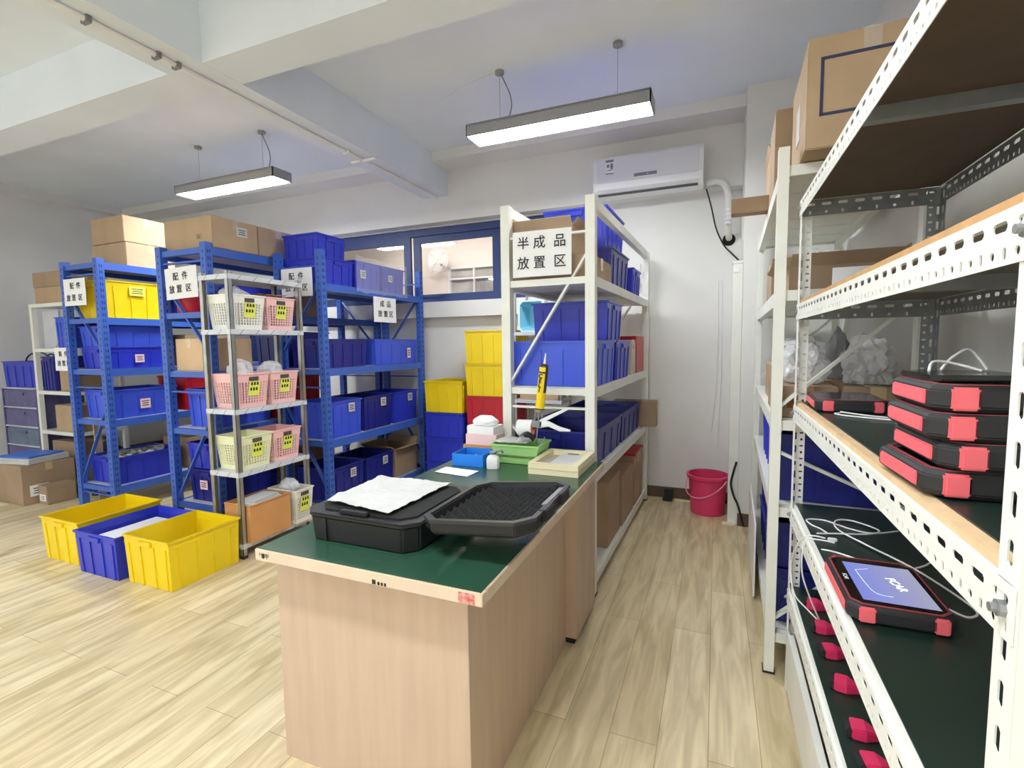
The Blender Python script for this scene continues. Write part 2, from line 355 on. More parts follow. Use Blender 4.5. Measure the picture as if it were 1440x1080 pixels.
# ------------------------------------------------------------------ crates, boxes, baskets
CACHE = {}
def crate_meshes(dx, dy, h, m, nr=(4, 3)):
    key = ('crate', round(dx, 3), round(dy, 3), round(h, 3), m.name, nr)
    if key in CACHE: return CACHE[key]
    tx, ty = dx / 2 - .008, dy / 2 - .008; k = .955; bx, by = tx * k, ty * k; w = .004
    b = MB()
    # shell
    o0 = [(-bx, -by, 0), (bx, -by, 0), (bx, by, 0), (-bx, by, 0)]; o1 = [(-tx, -ty, h), (tx, -ty, h), (tx, ty, h), (-tx, ty, h)]
    i1 = [(-tx + w, -ty + w, h), (tx - w, -ty + w, h), (tx - w, ty - w, h), (-tx + w, ty - w, h)]; i0 = [(-bx + w, -by + w, w), (bx - w, -by + w, w), (bx - w, by - w, w), (-bx + w, by - w, w)]
    b.rings([o0, o1, i1, i0])
    def rib(side, u, wd):
        # vertical rib following the taper
        for z0, z1 in ((.004, h - .045),):
            f0 = bx + (tx - bx) * z0 / h; f1 = bx + (tx - bx) * z1 / h; g0 = by + (ty - by) * z0 / h; g1 = by + (ty - by) * z1 / h
            e = .006
            if side in 'fb':
                s = -1 if side == 'f' else 1
                p = [(u * f0 - wd, s * g0 * .99, z0), (u * f0 + wd, s * g0 * .99, z0), (u * f0 + wd, s * (g0 + e), z0), (u * f0 - wd, s * (g0 + e), z0), (u * f1 - wd, s * g1 * .99, z1), (u * f1 + wd, s * g1 * .99, z1), (u * f1 + wd, s * (g1 + e), z1), (u * f1 - wd, s * (g1 + e), z1)]
            else:
                s = -1 if side == 'l' else 1
                p = [(s * f0 * .99, u * g0 - wd, z0), (s * f0 * .99, u * g0 + wd, z0), (s * (f0 + e), u * g0 + wd, z0), (s * (f0 + e), u * g0 - wd, z0), (s * f1 * .99, u * g1 - wd, z1), (s * f1 * .99, u * g1 + wd, z1), (s * (f1 + e), u * g1 + wd, z1), (s * (f1 + e), u * g1 - wd, z1)]
            b.poly(p, [(0, 3, 2, 1), (4, 5, 6, 7), (0, 1, 5, 4), (1, 2, 6, 5), (2, 3, 7, 6), (3, 0, 4, 7)])
    long_x = dx >= dy
    for side in 'fblr':
        islong = (side in 'fb') == long_x
        us = [(-1 + 2 * (i + .5) / 4) for i in range(4)] if islong else (-.82, -.3, .3, .82)
        for u in us: rib(side, u, .004 if islong else .012)
    me = b.mesh('body', m)
    r = MB(); e = .008
    for zz, hh, ee in ((h - .012, .012, .008), (h - .05, .008, .005)):
        f = 1 if zz > h - .03 else .975
        X, Y = tx * f + ee, ty * f + ee
        r.box(-X, X, -Y, -ty * f + .001, zz, zz + hh); r.box(-X, X, ty * f - .001, Y, zz, zz + hh); r.box(-X, -tx * f + .001, -ty * f, ty * f, zz, zz + hh); r.box(tx * f - .001, X, -ty * f, ty * f, zz, zz + hh)
    rm = r.mesh('rim', m)
    hs = []
    for s in (-1, 1):
        q = MB(); q.cur = 0
        if long_x:
            q.box(min(s * tx * .97, s * (tx + .011)), max(s * tx * .97, s * (tx + .011)), -.055, .055, h - .05, h - .02)
        else:
            q.box(-.055, .055, min(s * ty * .97, s * (ty + .011)), max(s * ty * .97, s * (ty + .011)), h - .05, h - .02)
        hs.append(q.mesh('handle', m, .003))
    CACHE[key] = (me, rm, hs); return CACHE[key]
def crate(cx, cy, z, dx, dy, h, m, label, rotz=0, group=None, cards=(), nm='storage_crate'):
    t = thing(nm, label, 'crate', (cx, cy, z + .001), rotz, group)
    me, rm, hs = crate_meshes(dx, dy, h, m)
    link('body', me, t); link('rim', rm, t)
    for q in hs: link('handle', q, t)
    for (side, u, zz, w, hh, mm) in cards:
        c = MB()
        if side == 'f': c.box(u - w / 2, u + w / 2, -dy / 2 - .006, -dy / 2 - .003, zz, zz + hh)
        elif side == 'r': c.box(dx / 2 + .003, dx / 2 + .006, u - w / 2, u + w / 2, zz, zz + hh)
        c.cur = 1
        for q in range(3):
            z0 = zz + hh * (.25 + .22 * q); ww = w * (.36 - .06 * (q % 2))
            if side == 'f': c.box(u - ww, u + ww, -dy / 2 - .0065, -dy / 2 - .0055, z0, z0 + hh * .09)
            else: c.box(dx / 2 + .0055, dx / 2 + .0065, u - ww, u + ww, z0, z0 + hh * .09)
        part('label_card', c, [mm, M_ink], t)
    return t
def carton(cx, cy, z, dx, dy, h, label, rotz=0, m=None, open_=False, tape=True, group=None, card=None, flaps=1.0, fa=None, nm='cardboard_box', tm=None):
    m = m or M_cb
    t = thing(nm, label, 'box', (cx, cy, z + .001), rotz, group); X, Y = dx / 2, dy / 2
    if open_:
        w = .005
        o0 = [(-X, -Y, 0), (X, -Y, 0), (X, Y, 0), (-X, Y, 0)]; o1 = [(p[0], p[1], h) for p in o0]
        i1 = [(-X + w, -Y + w, h), (X - w, -Y + w, h), (X - w, Y - w, h), (-X + w, Y - w, h)]; i0 = [(p[0], p[1], w) for p in i1]
        part('body', MB().rings([o0, o1, i1, i0]), m, t)
        fa = fa or {'f': 40, 'b': 20, 'l': 25, 'r': 35}
        L = min(X, Y) * .9 * flaps
        for s, a in fa.items():
            a = R_(a); c_, s_ = math.cos(a) * L, math.sin(a) * L; q = MB()
            if s == 'f': p = [(-X, -Y, h), (X, -Y, h), (X * .97, -Y - s_, h + c_), (-X * .97, -Y - s_, h + c_)]; nrm = (0, .004, .002)
            if s == 'b': p = [(-X, Y, h), (X, Y, h), (X * .97, Y + s_, h + c_), (-X * .97, Y + s_, h + c_)]; nrm = (0, -.004, .002)
            if s == 'l': p = [(-X, -Y, h), (-X, Y, h), (-X - s_, Y * .97, h + c_), (-X - s_, -Y * .97, h + c_)]; nrm = (.004, 0, .002)
            if s == 'r': p = [(X, -Y, h), (X, Y, h), (X + s_, Y * .97, h + c_), (X + s_, -Y * .97, h + c_)]; nrm = (-.004, 0, .002)
            q.poly(p + [tuple(a_ + b_ for a_, b_ in zip(v, nrm)) for v in p], [(0, 1, 2, 3), (7, 6, 5, 4), (0, 4, 5, 1), (1, 5, 6, 2), (2, 6, 7, 3), (3, 7, 4, 0)])
            part('flap', q, m, t)
    else:
        part('body', MB().box(-X, X, -Y, Y, 0, h), m, t, bevel=.004)
        if tape:
            q = MB(); w = .026; e = .0012
            if dx >= dy: q.box(-X - e, X + e, -w, w, h - .001, h + e); q.box(-X - e, -X + .001, -w, w, h - .07, h); q.box(X - .001, X + e, -w, w, h - .07, h)
            else: q.box(-w, w, -Y - e, Y + e, h - .001, h + e); q.box(-w, w, -Y - e, -Y + .001, h - .07, h); q.box(-w, w, Y - .001, Y + e, h - .07, h)
            part('tape', q, tm or M_tape, t)
    if card:
        for (side, u, zz, w, hh, mm) in card:
            c = MB()
            if side == 'f': c.box(u - w / 2, u + w / 2, -Y - .003, -Y + .001, zz, zz + hh)
            else: c.box(X - .001, X + .003, u - w / 2, u + w / 2, zz, zz + hh)
            c.cur = 1
            for q in range(3):
                z0 = zz + hh * (.22 + .22 * q); ww = w * (.34 - .05 * (q % 2))
                if side == 'f': c.box(u - ww, u + ww, -Y - .0035, -Y - .0025, z0, z0 + hh * .08)
                else: c.box(X + .0025, X + .0035, u - ww, u + ww, z0, z0 + hh * .08)
            part('label', c, [mm, M_ink], t)
    return t
def basket_meshes(dx, dy, h, m, nx, ny, nz, k=.84):
    key = ('bk', dx, dy, h, m.name)
    if key in CACHE: return CACHE[key]
    tx, ty = dx / 2, dy / 2; bx, by = tx * k, ty * k; w = .0035; b = MB()
    b.box(-bx, bx, -by, by, 0, .004)
    zl, zh = .03, h - .055
    def P(side, u, z, e=0):
        f = bx + (tx - bx) * z / h + e; g = by + (ty - by) * z / h + e
        return {'f': (u * f, -g, z), 'b': (u * f, g, z), 'l': (-f, u * g, z), 'r': (f, u * g, z)}[side]
    def quad(side, u0, u1, z0, z1):
        p = [P(side, u0, z0), P(side, u1, z0), P(side, u1, z1), P(side, u0, z1)] + [P(side, u0, z0, -w), P(side, u1, z0, -w), P(side, u1, z1, -w), P(side, u0, z1, -w)]
        b.poly(p, [(0, 1, 2, 3), (7, 6, 5, 4), (0, 4, 5, 1), (1, 5, 6, 2), (2, 6, 7, 3), (3, 7, 4, 0)])
    for side in 'fblr':
        n = nx if side in 'fb' else ny
        quad(side, -1, 1, 0, zl); quad(side, -1, 1, zh, h)
        for i in range(n + 1):
            u = -1 + 2 * i / n; hw = .45 / n if i not in (0, n) else .9 / n
            u0, u1 = max(-1, u - hw), min(1, u + hw)
            quad(side, u0, u1, zl, zh)
        for j in range(1, nz):
            z = zl + (zh - zl) * j / nz; quad(side, -1, 1, z - .0028, z + .0028)
    me = b.mesh('body', m)
    r = MB(); X, Y = tx + .006, ty + .006
    r.rings([[(-X, -Y, h - .008), (X, -Y, h - .008), (X, Y, h - .008), (-X, Y, h - .008)], [(-X, -Y, h + .003), (X, -Y, h + .003), (X, Y, h + .003), (-X, Y, h + .003)], [(-tx + .004, -ty + .004, h + .003), (tx - .004, -ty + .004, h + .003), (tx - .004, ty - .004, h + .003), (-tx + .004, ty - .004, h + .003)], [(-tx + .004, -ty + .004, h - .008), (tx - .004, -ty + .004, h - .008), (tx - .004, ty - .004, h - .008), (-tx + .004, ty - .004, h - .008)]], closed=True)
    rm = r.mesh('rim', m, .002)
    CACHE[key] = (me, rm); return CACHE[key]
def basket(cx, cy, z, dx, dy, h, m, label, group=None, card='r', slot=True, n=(10, 10, 8), rotz=0):
    t = thing('plastic_basket', label, 'basket', (cx, cy, z + .001), rotz, group)
    me, rm = basket_meshes(dx, dy, h, m, *n); link('body', me, t); link('rim', rm, t)
    if card:
        c = MB(); k = .93; e = dx / 2 * .95
        c.poly([(dx / 2 * .90 + .004, -.045, h * .36), (dx / 2 * .90 + .004, .04, h * .34), (dx / 2 * .975 + .004, .05, h * .76), (dx / 2 * .975 + .004, -.035, h * .78)], [(0, 1, 2, 3)])
        c.cur = 1
        for q in range(2):
            f = .5 + .16 * q; xx = dx / 2 * (.90 + .075 * (f - .35) / .42) + .0055
            for s in range(3):
                y0 = -.03 + .022 * s + .006 * q
                c.poly([(xx, y0, h * f), (xx, y0 + .015, h * f), (xx + .001, y0 + .014, h * (f + .09)), (xx + .001, y0 + .002, h * (f + .09))], [(0, 1, 2, 3)])
        part('sticky_note', c, [M_yl, M_ink], t)
    if slot:
        part('handle', MB().box(dx / 2 * .985 - .004, dx / 2 + .003, -.035, .035, h - .045, h - .02), MATS.get('slot_dark') or mat('slot_dark', (80, 72, 66), .8), t)
    return t
def crumple(name, sx, sy, sz, m, label, cat, loc, seed=0, rough=.35, rotz=0, sub=4, group=None, kind=None):
    bm = bmesh.new(); bmesh.ops.create_icosphere(bm, subdivisions=sub, radius=1)
    for v in bm.verts:
        p = v.co.copy(); n1 = noise.noise(p * 1.7 + Vector((seed, seed * 2, 1))); n2 = noise.noise(p * 5 + Vector((seed, 3, seed))); n3 = abs(noise.noise(p * 9 + Vector((seed * 3, 1, 2))))
        f = 1 + rough * (n1 * .9 + n2 * .5 - n3 * .35)
        v.co = Vector((p.x * f * sx / 2, p.y * f * sy / 2, max(p.z * f, -.55) * sz / 1.55))
    zmin = min(v.co.z for v in bm.verts)
    for v in bm.verts: v.co.z -= zmin
    me = bpy.data.meshes.new(name); bm.to_mesh(me); bm.free(); me.materials.append(m)
    o = link(name, me, None, loc, rotz); tag(o, label, cat, group)
    if kind: o['kind'] = kind
    return o
def sign(rows, w, h, M, label, group=None, sizes=None, lean=0):
    """white paper sign, text rows of (string, x, y, size); local xy plane facing +z, M places it"""
    t = thing('paper_sign', label, 'sign', M.translation, 0, group)
    Q = M.copy(); Q.translation = (0, 0, 0)
    sh = MB().grid(8, 8, lambda u, v: ((u - .5) * w, (v - .5) * h, .003 * math.sin(u * 3.1) - .0015 * math.sin(v * 3.1)))
    k = len(sh.v); sh.grid(8, 8, lambda u, v: ((u - .5) * w, (v - .5) * h, .003 * math.sin(u * 3.1) - .0015 * math.sin(v * 3.1) - .0006))
    sh.xf(Q); part('sheet', sh, M_paper, t, smooth=False)
    for s, x, y, sz in rows:
        ws = [.3 if c == ' ' else 1 for c in s]; tot = sum(ws); u = 0
        for c, wd in zip(s, ws):
            if c != ' ': text('lettering', c, sz, t, Q @ T(x + (u + wd / 2 - tot / 2) * sz, y, .0042), bold=.0004)
            u += wd
    return t

# ------------------------------------------------------------------ racks
def post_mb(w, d, z1, holes=None, face='x'):
    b = MB().box(0, w, 0, d, 0, z1)
    return b
def boltless_rack(name, label, origin, rotz, wx, ly, top, levels, m, pm, posts=(.055, .055), beam=.06, diag='right', braces=(), slats=False, board=None, toprail=False, open_top=False):
    """local frame: x from -wx to 0 (x=0 faces the aisle), y from 0 to ly"""
    t = thing(name, label, 'rack', (origin[0], origin[1], 0), rotz)
    pw, pd = posts
    for px in (-wx, -pw):
        for py in (0, ly - pd):
            b = MB(); b.box(px, px + pw, py, py + pd, 0.004, top); b.cur = 1
            z = .12
            while z < top - .05:          # punched holes
                if m is M_white:
                    b.box(px + pw * .45, px + pw * .55, py + pd - .002, py + pd + .0006, z, z + .014); z += .05; continue
                b.box(px + pw * .42, px + pw * .58, py - .0006, py + .002, z, z + .016)
                if px > -wx: b.box(px + pw - .002, px + pw + .0006, py + pd * .3, py + pd * .42, z, z + .024); b.box(px + pw - .002, px + pw + .0006, py + pd * .58, py + pd * .7, z, z + .024)
                else: b.box(px + pw - .002, px + pw + .0006, py + pd * .42, py + pd * .58, z, z + .016)
                z += .05
            part('post', b, [m, pm], t)
            part('foot', MB().box(px - .004, px + pw + .004, py - .004, py + pd + .004, 0, .008), M_rubber if m is M_white else m, t)
    for z in levels:
        b = MB()
        part('long_beam', MB().box(-.045, -.008, pd, ly - pd, z - beam, z), m, t)
        part('long_beam', MB().box(-wx + .008, -wx + .045, pd, ly - pd, z - beam, z), m, t)
        if z == levels[0] and open_top: continue
        part('end_beam', MB().box(-wx + pw, -pw, .012, .045, z - beam * .75, z - .004), m, t)
        part('end_beam', MB().box(-wx + pw, -pw, ly - .045, ly - .012, z - beam * .75, z - .004), m, t)
        if z == levels[0] and open_top: continue
        if slats:
            sl = MB(); n = 6
            for i in range(n):
                y0 = pd + (ly - 2 * pd) * i / n; sl.box(-wx + .045, -.045, y0 + .004, y0 + (ly - 2 * pd) / n - .004, z - .035, z - .001)
            part('shelf_panel', sl, board or m, t)
        else: part('shelf_panel', MB().box(-wx + .045, -.045, .046, ly - .046, z - .02, z - .001), board or M_shelfg, t)
    for (x0, z0, x1, z1) in braces:
        for py in (.028, ly - .028): part('brace', MB().bar((x0, py, z0), (x1, py, z1), .012, .026, up=(0, 1, 0)), m, t)
    return t
PM = mat('post_holes', (30, 46, 96), .8); PMW = mat('post_holes_white', (120, 118, 112), .8)
LV = [2.117, 1.661, 1.226, .794, .217]
def blue_braces(wx, flip=False):
    L, R = -wx + .03, -.03
    if flip: L, R = R, L
    return ((L, 1.90, R, 1.34), (L, .22, R, .95), (L, 1.07, R, 1.07), (L, .14, R, .14), (L, 2.02, R, 2.02))
rackA = boltless_rack('blue_rack', 'blue steel shelving rack furthest left with yellow crate near top', (-4.70, 2.50), 0, .53, 1.9, 2.145, LV, M_blue, PM, braces=blue_braces(.53))
rackB = boltless_rack('blue_rack', 'blue steel shelving rack behind the grey basket stand with cartons on top', (-3.34, 2.45), 0, .54, 1.95, 2.145, LV, M_blue, PM, braces=blue_braces(.54))
rackC = boltless_rack('blue_rack', 'blue steel shelving rack with finished goods sign below the corridor window', (-2.82, 3.0), 0, .49, 1.43, 2.145, [1.89, 1.22, .64, .10], M_blue, PM, braces=blue_braces(.49, True))
TW = R_(-1.5)
def WP(lx, ly): c, s = math.cos(TW), math.sin(TW); return (-.595 + lx * c - ly * s, 2.585 + lx * s + ly * c)
rackW = boltless_rack('white_rack', 'cream white shelving rack behind the desk with semi-finished goods sign', (-.595, 2.585), TW, .54, 1.86, 2.165, [2.163, 1.755, 1.155, .68, .10], M_white, PMW, posts=(.052, .052), beam=.055, slats=True,
    braces=((-.03, 1.90, -.51, 1.16), (-.51, .95, -.03, .40), (-.51, 1.985, -.03, 1.985), (-.51, 1.04, -.03, 1.04), (-.51, .3, -.03, .3)), open_top=True)
def DP(lx, ly): c, s = math.cos(TW), math.sin(TW); return (.21 + lx * c - ly * s, 2.235 + lx * s + ly * c)
rackD = boltless_rack('white_rack', 'cream white shelving rack along right wall behind the perforated rack', DP(.5, 0), TW, .5, 1.72, 2.145, [2.08, 1.60, 1.08, .72, .18], M_white, PMW, posts=(.038, .052), beam=.06, slats=True,
    braces=((-.48, .22, -.02, .68), (-.48, 1.12, -.02, 1.56), (-.48, .95, -.02, .75)))

# small grey basket stand
LS = [1.865, 1.515, .995, .58, .10]
M_marb = mat('grey_marbled_shelf', (206, 210, 216), .35, var=.05)
st = thing('basket_stand', 'narrow grey steel stand holding plastic baskets in front of the blue racks', 'shelf', (-2.857, 2.235, 0))
SXW, SYL = .27, .60
for px in (-SXW, -.03):
    for py in (0, SYL - .03):
        part('post', MB().box(px, px + .03, py, py + .003, 0.003, 1.885).box((px if px < -.1 else px + .027), (px + .003 if px < -.1 else px + .03), py, py + .03, 0.003, 1.885).box(px, px + .03, py + .027, py + .03, 0.003, 1.885), M_chrome, st)
        part('foot', MB().box(px - .002, px + .032, py - .002, py + .032, 0, .02), M_rubber, st)
for z in LS:
    b = MB(); b.box(-SXW + .005, -.005, .005, SYL - .005, z - .008, z); b.box(-SXW + .003, -.003, -.003, .001, z - .032, z); b.box(-.001, .003, 0, SYL, z - .032, z); b.box(-SXW + .003, -.003, SYL - .001, SYL + .003, z - .032, z); b.box(-SXW - .003, -SXW + .001, 0, SYL, z - .032, z)
    b.cur = 1
    for k in range(5):
        y0 = .06 + k * .12; b.poly([(.0033, y0, z - .032), (.0033, y0 + .006, z - .032), (.0033, y0 + .04, z), (.0033, y0 + .034, z)], [(0, 1, 2, 3)])
    for k in range(2):
        x0 = -.22 + k * .11; b.poly([(x0, -.0033, z - .032), (x0 + .006, -.0033, z - .032), (x0 + .035, -.0033, z), (x0 + .029, -.0033, z)], [(0, 1, 2, 3)])
    part('shelf', b, [M_marb, M_grey], st)

# ------------------------------------------------------------------ perforated rack (slotted angle)
def slot(cx, cy, lx, ly, n=8):
    """rounded-slot outline in cell coordinates, 8 points counter-clockwise"""
    k = .3 * min(lx, ly); X, Y = lx / 2, ly / 2
    return [(cx - X + k, cy - Y), (cx + X - k, cy - Y), (cx + X, cy - Y + k), (cx + X, cy + Y - k), (cx + X - k, cy + Y), (cx - X + k, cy + Y), (cx - X, cy + Y - k), (cx - X, cy - Y + k)]
def perf(L, rows, t=.002):
    """plate in local (u along length, v across), thickness along w; rows: (v0, v1, pitch, [slots cyc (lx, ly)])"""
    b = MB()
    for v0, v1, pitch, shapes in rows:
        n = max(1, round(L / pitch)); p = L / n
        for i in range(n):
            u0, u1 = i * p, (i + 1) * p; lx, ly = shapes[i % len(shapes)]
            s = slot((u0 + u1) / 2, (v0 + v1) / 2, min(lx, p * .8), min(ly, (v1 - v0) * .85))
            co = [(u0, v0), (u1, v0), (u1, v1), (u0, v1)]
            pts = [(x, y, 0) for x, y in co + s] + [(x, y, t) for x, y in co + s]
            fs = []
            for off, rev in ((0, False), (12, True)):
                q = [(0, 1, 5, 4), (1, 6, 5), (1, 2, 7, 6), (2, 8, 7), (2, 3, 9, 8), (3, 10, 9), (3, 0, 11, 10), (0, 4, 11)]
                for f in q:
                    f = tuple(a + off for a in f); fs.append(f[::-1] if rev else f)
            for k in range(8): a, c = 4 + k, 4 + (k + 1) % 8; fs.append((a, c, c + 12, a + 12))
            b.poly(pts, fs)
        b.poly([(0, v0, 0), (L, v0, 0), (L, v0, t), (0, v0, t)], [(0, 1, 2, 3)]); b.poly([(0, v1, 0), (L, v1, 0), (L, v1, t), (0, v1, t)], [(0, 3, 2, 1)])
    b.poly([(0, rows[0][0], 0), (0, rows[-1][1], 0), (0, rows[-1][1], t), (0, rows[0][0], t)], [(0, 1, 2, 3)])
    b.poly([(L, rows[0][0], 0), (L, rows[-1][1], 0), (L, rows[-1][1], t), (L, rows[0][0], t)], [(0, 3, 2, 1)])
    return b
RX0, RX1, RY0, RY1, RT = .28, .70, .622, 2.16, 1.91
RAIL = [(0, .024, .025, [(.007, .014), (.010, .010)]), (.024, .058, .05, [(.030, .011)])]
RAIL2 = [(0, .024, .05, [(.007, .014), (.010, .010)]), (.024, .058, .05, [(.030, .011)])]
PR1 = [(0, .036, .05, [(.030, .010)])]
PR2 = [(0, .018, .05, [(.028, .008)]), (.018, .04, .025, [(.010, .008), (.006, .013)])]
def U2(ux, uy, uz, vx, vy, vz, wx, wy, wz, o): return Matrix(((ux, vx, wx, o[0]), (uy, vy, wy, o[1]), (uz, vz, wz, o[2]), (0, 0, 0, 1)))
rk = thing('slotted_angle_rack', 'white perforated angle steel rack close at right holding red and black tablets', 'rack', (RX0, RY0, 0))
def RP(x, y, z): return (x - RX0, y - RY0, z)
# posts: two perforated flanges each
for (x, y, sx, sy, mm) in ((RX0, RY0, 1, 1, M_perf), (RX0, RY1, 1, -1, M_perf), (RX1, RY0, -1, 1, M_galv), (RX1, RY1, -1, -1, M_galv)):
    b = perf(RT, PR1 if False else [(0, .040, .05, [(.028, .011)])]).xf(U2(0, 0, 1, 0, sy, 0, sx, 0, 0, RP(x, y, 0)))
    k = len(b.v); b2 = (MB().box(0, RT, .0022, .04, 0, .002) if y == RY0 else perf(RT, PR2)).xf(U2(0, 0, 1, sx, 0, 0, 0, sy, 0, RP(x, y, 0)))
    b.poly(b2.v, b2.f)
    part('post', b, mm, rk)
LR = [1.855, 1.475, 1.092, .695, .36]     # bottom edge of every rail
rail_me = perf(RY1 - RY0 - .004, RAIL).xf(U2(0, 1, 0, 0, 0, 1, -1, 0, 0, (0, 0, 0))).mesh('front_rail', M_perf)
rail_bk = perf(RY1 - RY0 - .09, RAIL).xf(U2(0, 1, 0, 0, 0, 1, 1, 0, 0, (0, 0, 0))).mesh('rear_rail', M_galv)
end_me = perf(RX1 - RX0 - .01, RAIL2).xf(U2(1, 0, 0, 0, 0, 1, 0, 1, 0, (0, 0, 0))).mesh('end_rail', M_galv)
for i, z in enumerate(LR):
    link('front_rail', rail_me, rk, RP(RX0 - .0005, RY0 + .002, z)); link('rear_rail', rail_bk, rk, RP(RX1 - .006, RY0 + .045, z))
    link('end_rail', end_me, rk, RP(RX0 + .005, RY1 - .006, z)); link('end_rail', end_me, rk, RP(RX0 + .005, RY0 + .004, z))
    part('rail_lip', MB().box(0, .03, .01, RY1 - RY0 - .01, z + .0565, z + .0585), M_perf, rk)
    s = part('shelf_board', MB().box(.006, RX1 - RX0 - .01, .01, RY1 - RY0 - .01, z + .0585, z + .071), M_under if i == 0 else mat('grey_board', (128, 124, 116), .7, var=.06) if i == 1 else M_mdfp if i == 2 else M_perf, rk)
    if i == 1: part('edge_strip', MB().box(.0045, .0058, .01, RY1 - RY0 - .01, z + .0585, z + .0715), M_mdf, rk, label='orange brown board edge')
    if i >= 2: part('shelf_mat', MB().box((0, 0, .026, .016, .012)[i], RX1 - RX0 - .012, .012, RY1 - RY0 - .012, z + .071, z + .0735), M_mat, rk, label='dark green mat')
    part('support_bar', MB().box(.002, RX1 - RX0 - .008, .74, .77, z + .028, z + .0583), M_galv, rk)
    for yy in (.02, RY1 - RY0 - .02): part('bolt', MB().lathe([(.009, 0), (.009, .007), (.005, .008), (.005, .013)], 8).xf(U2(0, 0, 1, 0, 1, 0, -1, 0, 0, RP(RX0 - .001, RY0 + yy, z + .03))), M_galv, rk)
part('base_panel', MB().box(0, .02, .045, RY1 - RY0 - .045, .03, .25), M_perf, rk)
part('base_shelf', MB().box(.03, RX1 - RX0 - .01, .03, RY1 - RY0 - .03, .225, .25), M_mat, rk)
ZS = [z + .0735 for z in LR]; ZS3, ZS4, ZS5 = ZS[2], ZS[3], ZS[4]

# ------------------------------------------------------------------ desk
DX0, DX1, DY0, DY1, DZ = -1.34, -.54, 1.087, 2.575, .765
dk = thing('desk', 'pale wood desk with dark green top standing in the middle of the room', 'desk', (DX0, DY0, 0))
W_, L_ = DX1 - DX0, DY1 - DY0
part('tabletop', MB().box(.006, W_ - .006, .006, L_ - .006, DZ - .003, DZ), M_green, dk, label='dark green desk surface')
part('edge_frame', MB().box(0, W_, 0, .03, DZ - .038, DZ - .002).box(0, W_, L_ - .03, L_, DZ - .038, DZ - .002).box(0, .03, .03, L_ - .03, DZ - .038, DZ - .002).box(W_ - .03, W_, .03, L_ - .03, DZ - .038, DZ - .002).box(.03, W_ - .03, .03, L_ - .03, DZ - .03, DZ - .004), M_desks, dk, bevel=.002)
part('end_panel', MB().box(.0, W_ - .085, .08, .105, 0, DZ - .039), M_desk, dk, bevel=.001)
part('end_panel', MB().box(.03, W_ - .05, L_ - .09, L_ - .065, .03, DZ - .039), M_desk, dk)
part('side_panel', MB().box(W_ - .105, W_ - .086, .106, L_ - .45, .0, DZ - .039), M_desk, dk)
pd = part('pedestal', MB().box(W_ - .45, W_ - .03, L_ - .45, L_ - .091, .03, DZ - .039), M_desk, dk, bevel=.001)
part('plinth', MB().box(W_ - .44, W_ - .045, L_ - .44, L_ - .1, 0, .031), M_rubber, dk)
mk = MB()
for x0, x1, a in ((0, .012, .0), (.018, .026, .004), (.030, .037, .004), (.041, .048, .004)): mk.box(.455 + x0, .455 + x1, -.0008, .001, DZ - .035, DZ - .022 - a)
part('pencil_mark', mk, M_ink, dk)
part('red_sticker', MB().box(W_ - .07, W_ - .022, -.001, .001, DZ - .036, DZ - .006), mat('worn_red_sticker', (200, 90, 86), .7, rgb2=(228, 190, 176), scale=60, var=.1), dk)
scf = MB(); rr = random.Random(4)
for k in range(9):
    x, y = .01 + rr.random() * .02, .02 + rr.random() * .06; x = .008 + rr.random() * .05
    scf.box(x, x + .006, -.0008, .001, DZ - .03 + rr.random() * .01, DZ - .012)
part('scuffs', scf, mat('scuff', (150, 136, 120), .8), dk)

# things on the desk ------------------------------------------------
def octo(x0, x1, y0, y1, c): return [(x0 + c, y0), (x1 - c, y0), (x1, y0 + c), (x1, y1 - c), (x1 - c, y1), (x0 + c, y1), (x0, y1 - c), (x0, y0 + c)]
CX0, CX1, CY0, CY1 = -1.255, -.825, 1.205, 1.63
cs = thing('equipment_case', 'black plastic equipment case lying open on the desk with foam lid', 'case', (CX0, CY0, DZ))
cw_, cl_ = CX1 - CX0, CY1 - CY0
ba = part('base', MB().prism(octo(0, cw_, 0, cl_, .04), 0.002, .085, .97, 1, (cw_ / 2, cl_ / 2)), M_black, cs, bevel=.006)
part('rim', MB().prism(octo(-.006, cw_ + .006, -.006, cl_ + .006, .044), .083, .096), M_black, ba, bevel=.004)
part('foam_insert', MB().prism(octo(.03, cw_ - .03, .03, cl_ - .03, .04), .09, .101), M_foam, ba)
part('latch', MB().box(.14, .25, .012, .035, .097, .108), M_black, ba, bevel=.004)
part('seam_rib', MB().box(.095, .10, -.003, .006, .006, .08), M_black, ba)
for y in (.06, cl_ - .12): part('hinge', MB().tube([(cw_ + .014, y, .082), (cw_ + .014, y + .06, .082)], .008, 10), M_black, cs, smooth=True)
lidM = T(cw_ + .022, 0, .072) @ Matrix.Rotation(R_(-5.5), 4, 'Y')
lw, ll, ld = .355, cl_, .048
li = MB()
o0 = octo(0.01, lw - .01, .01, ll - .01, .045); o1 = octo(0, lw, 0, ll, .045); i1 = octo(.016, lw - .016, .016, ll - .016, .04); i0 = octo(.022, lw - .022, .022, ll - .022, .036)
li.rings([[(x, y, 0) for x, y in o0], [(x, y, .012) for x, y in o1], [(x, y, ld) for x, y in o1], [(x, y, ld) for x, y in i1], [(x, y, .012) for x, y in i0]])
lid = part('lid', li.xf(lidM), M_black, cs, bevel=.003)
part('rim', MB().rings([[(x, y, ld - .008) for x, y in octo(-.005, lw + .005, -.005, ll + .005, .047)], [(x, y, ld + .002) for x, y in octo(-.005, lw + .005, -.005, ll + .005, .047)], [(x, y, ld + .002) for x, y in octo(.012, lw - .012, .012, ll - .012, .042)], [(x, y, ld - .008) for x, y in octo(.012, lw - .012, .012, ll - .012, .042)]], closed=True).xf(lidM), mat('black_rim', (44, 44, 46), .4), lid)
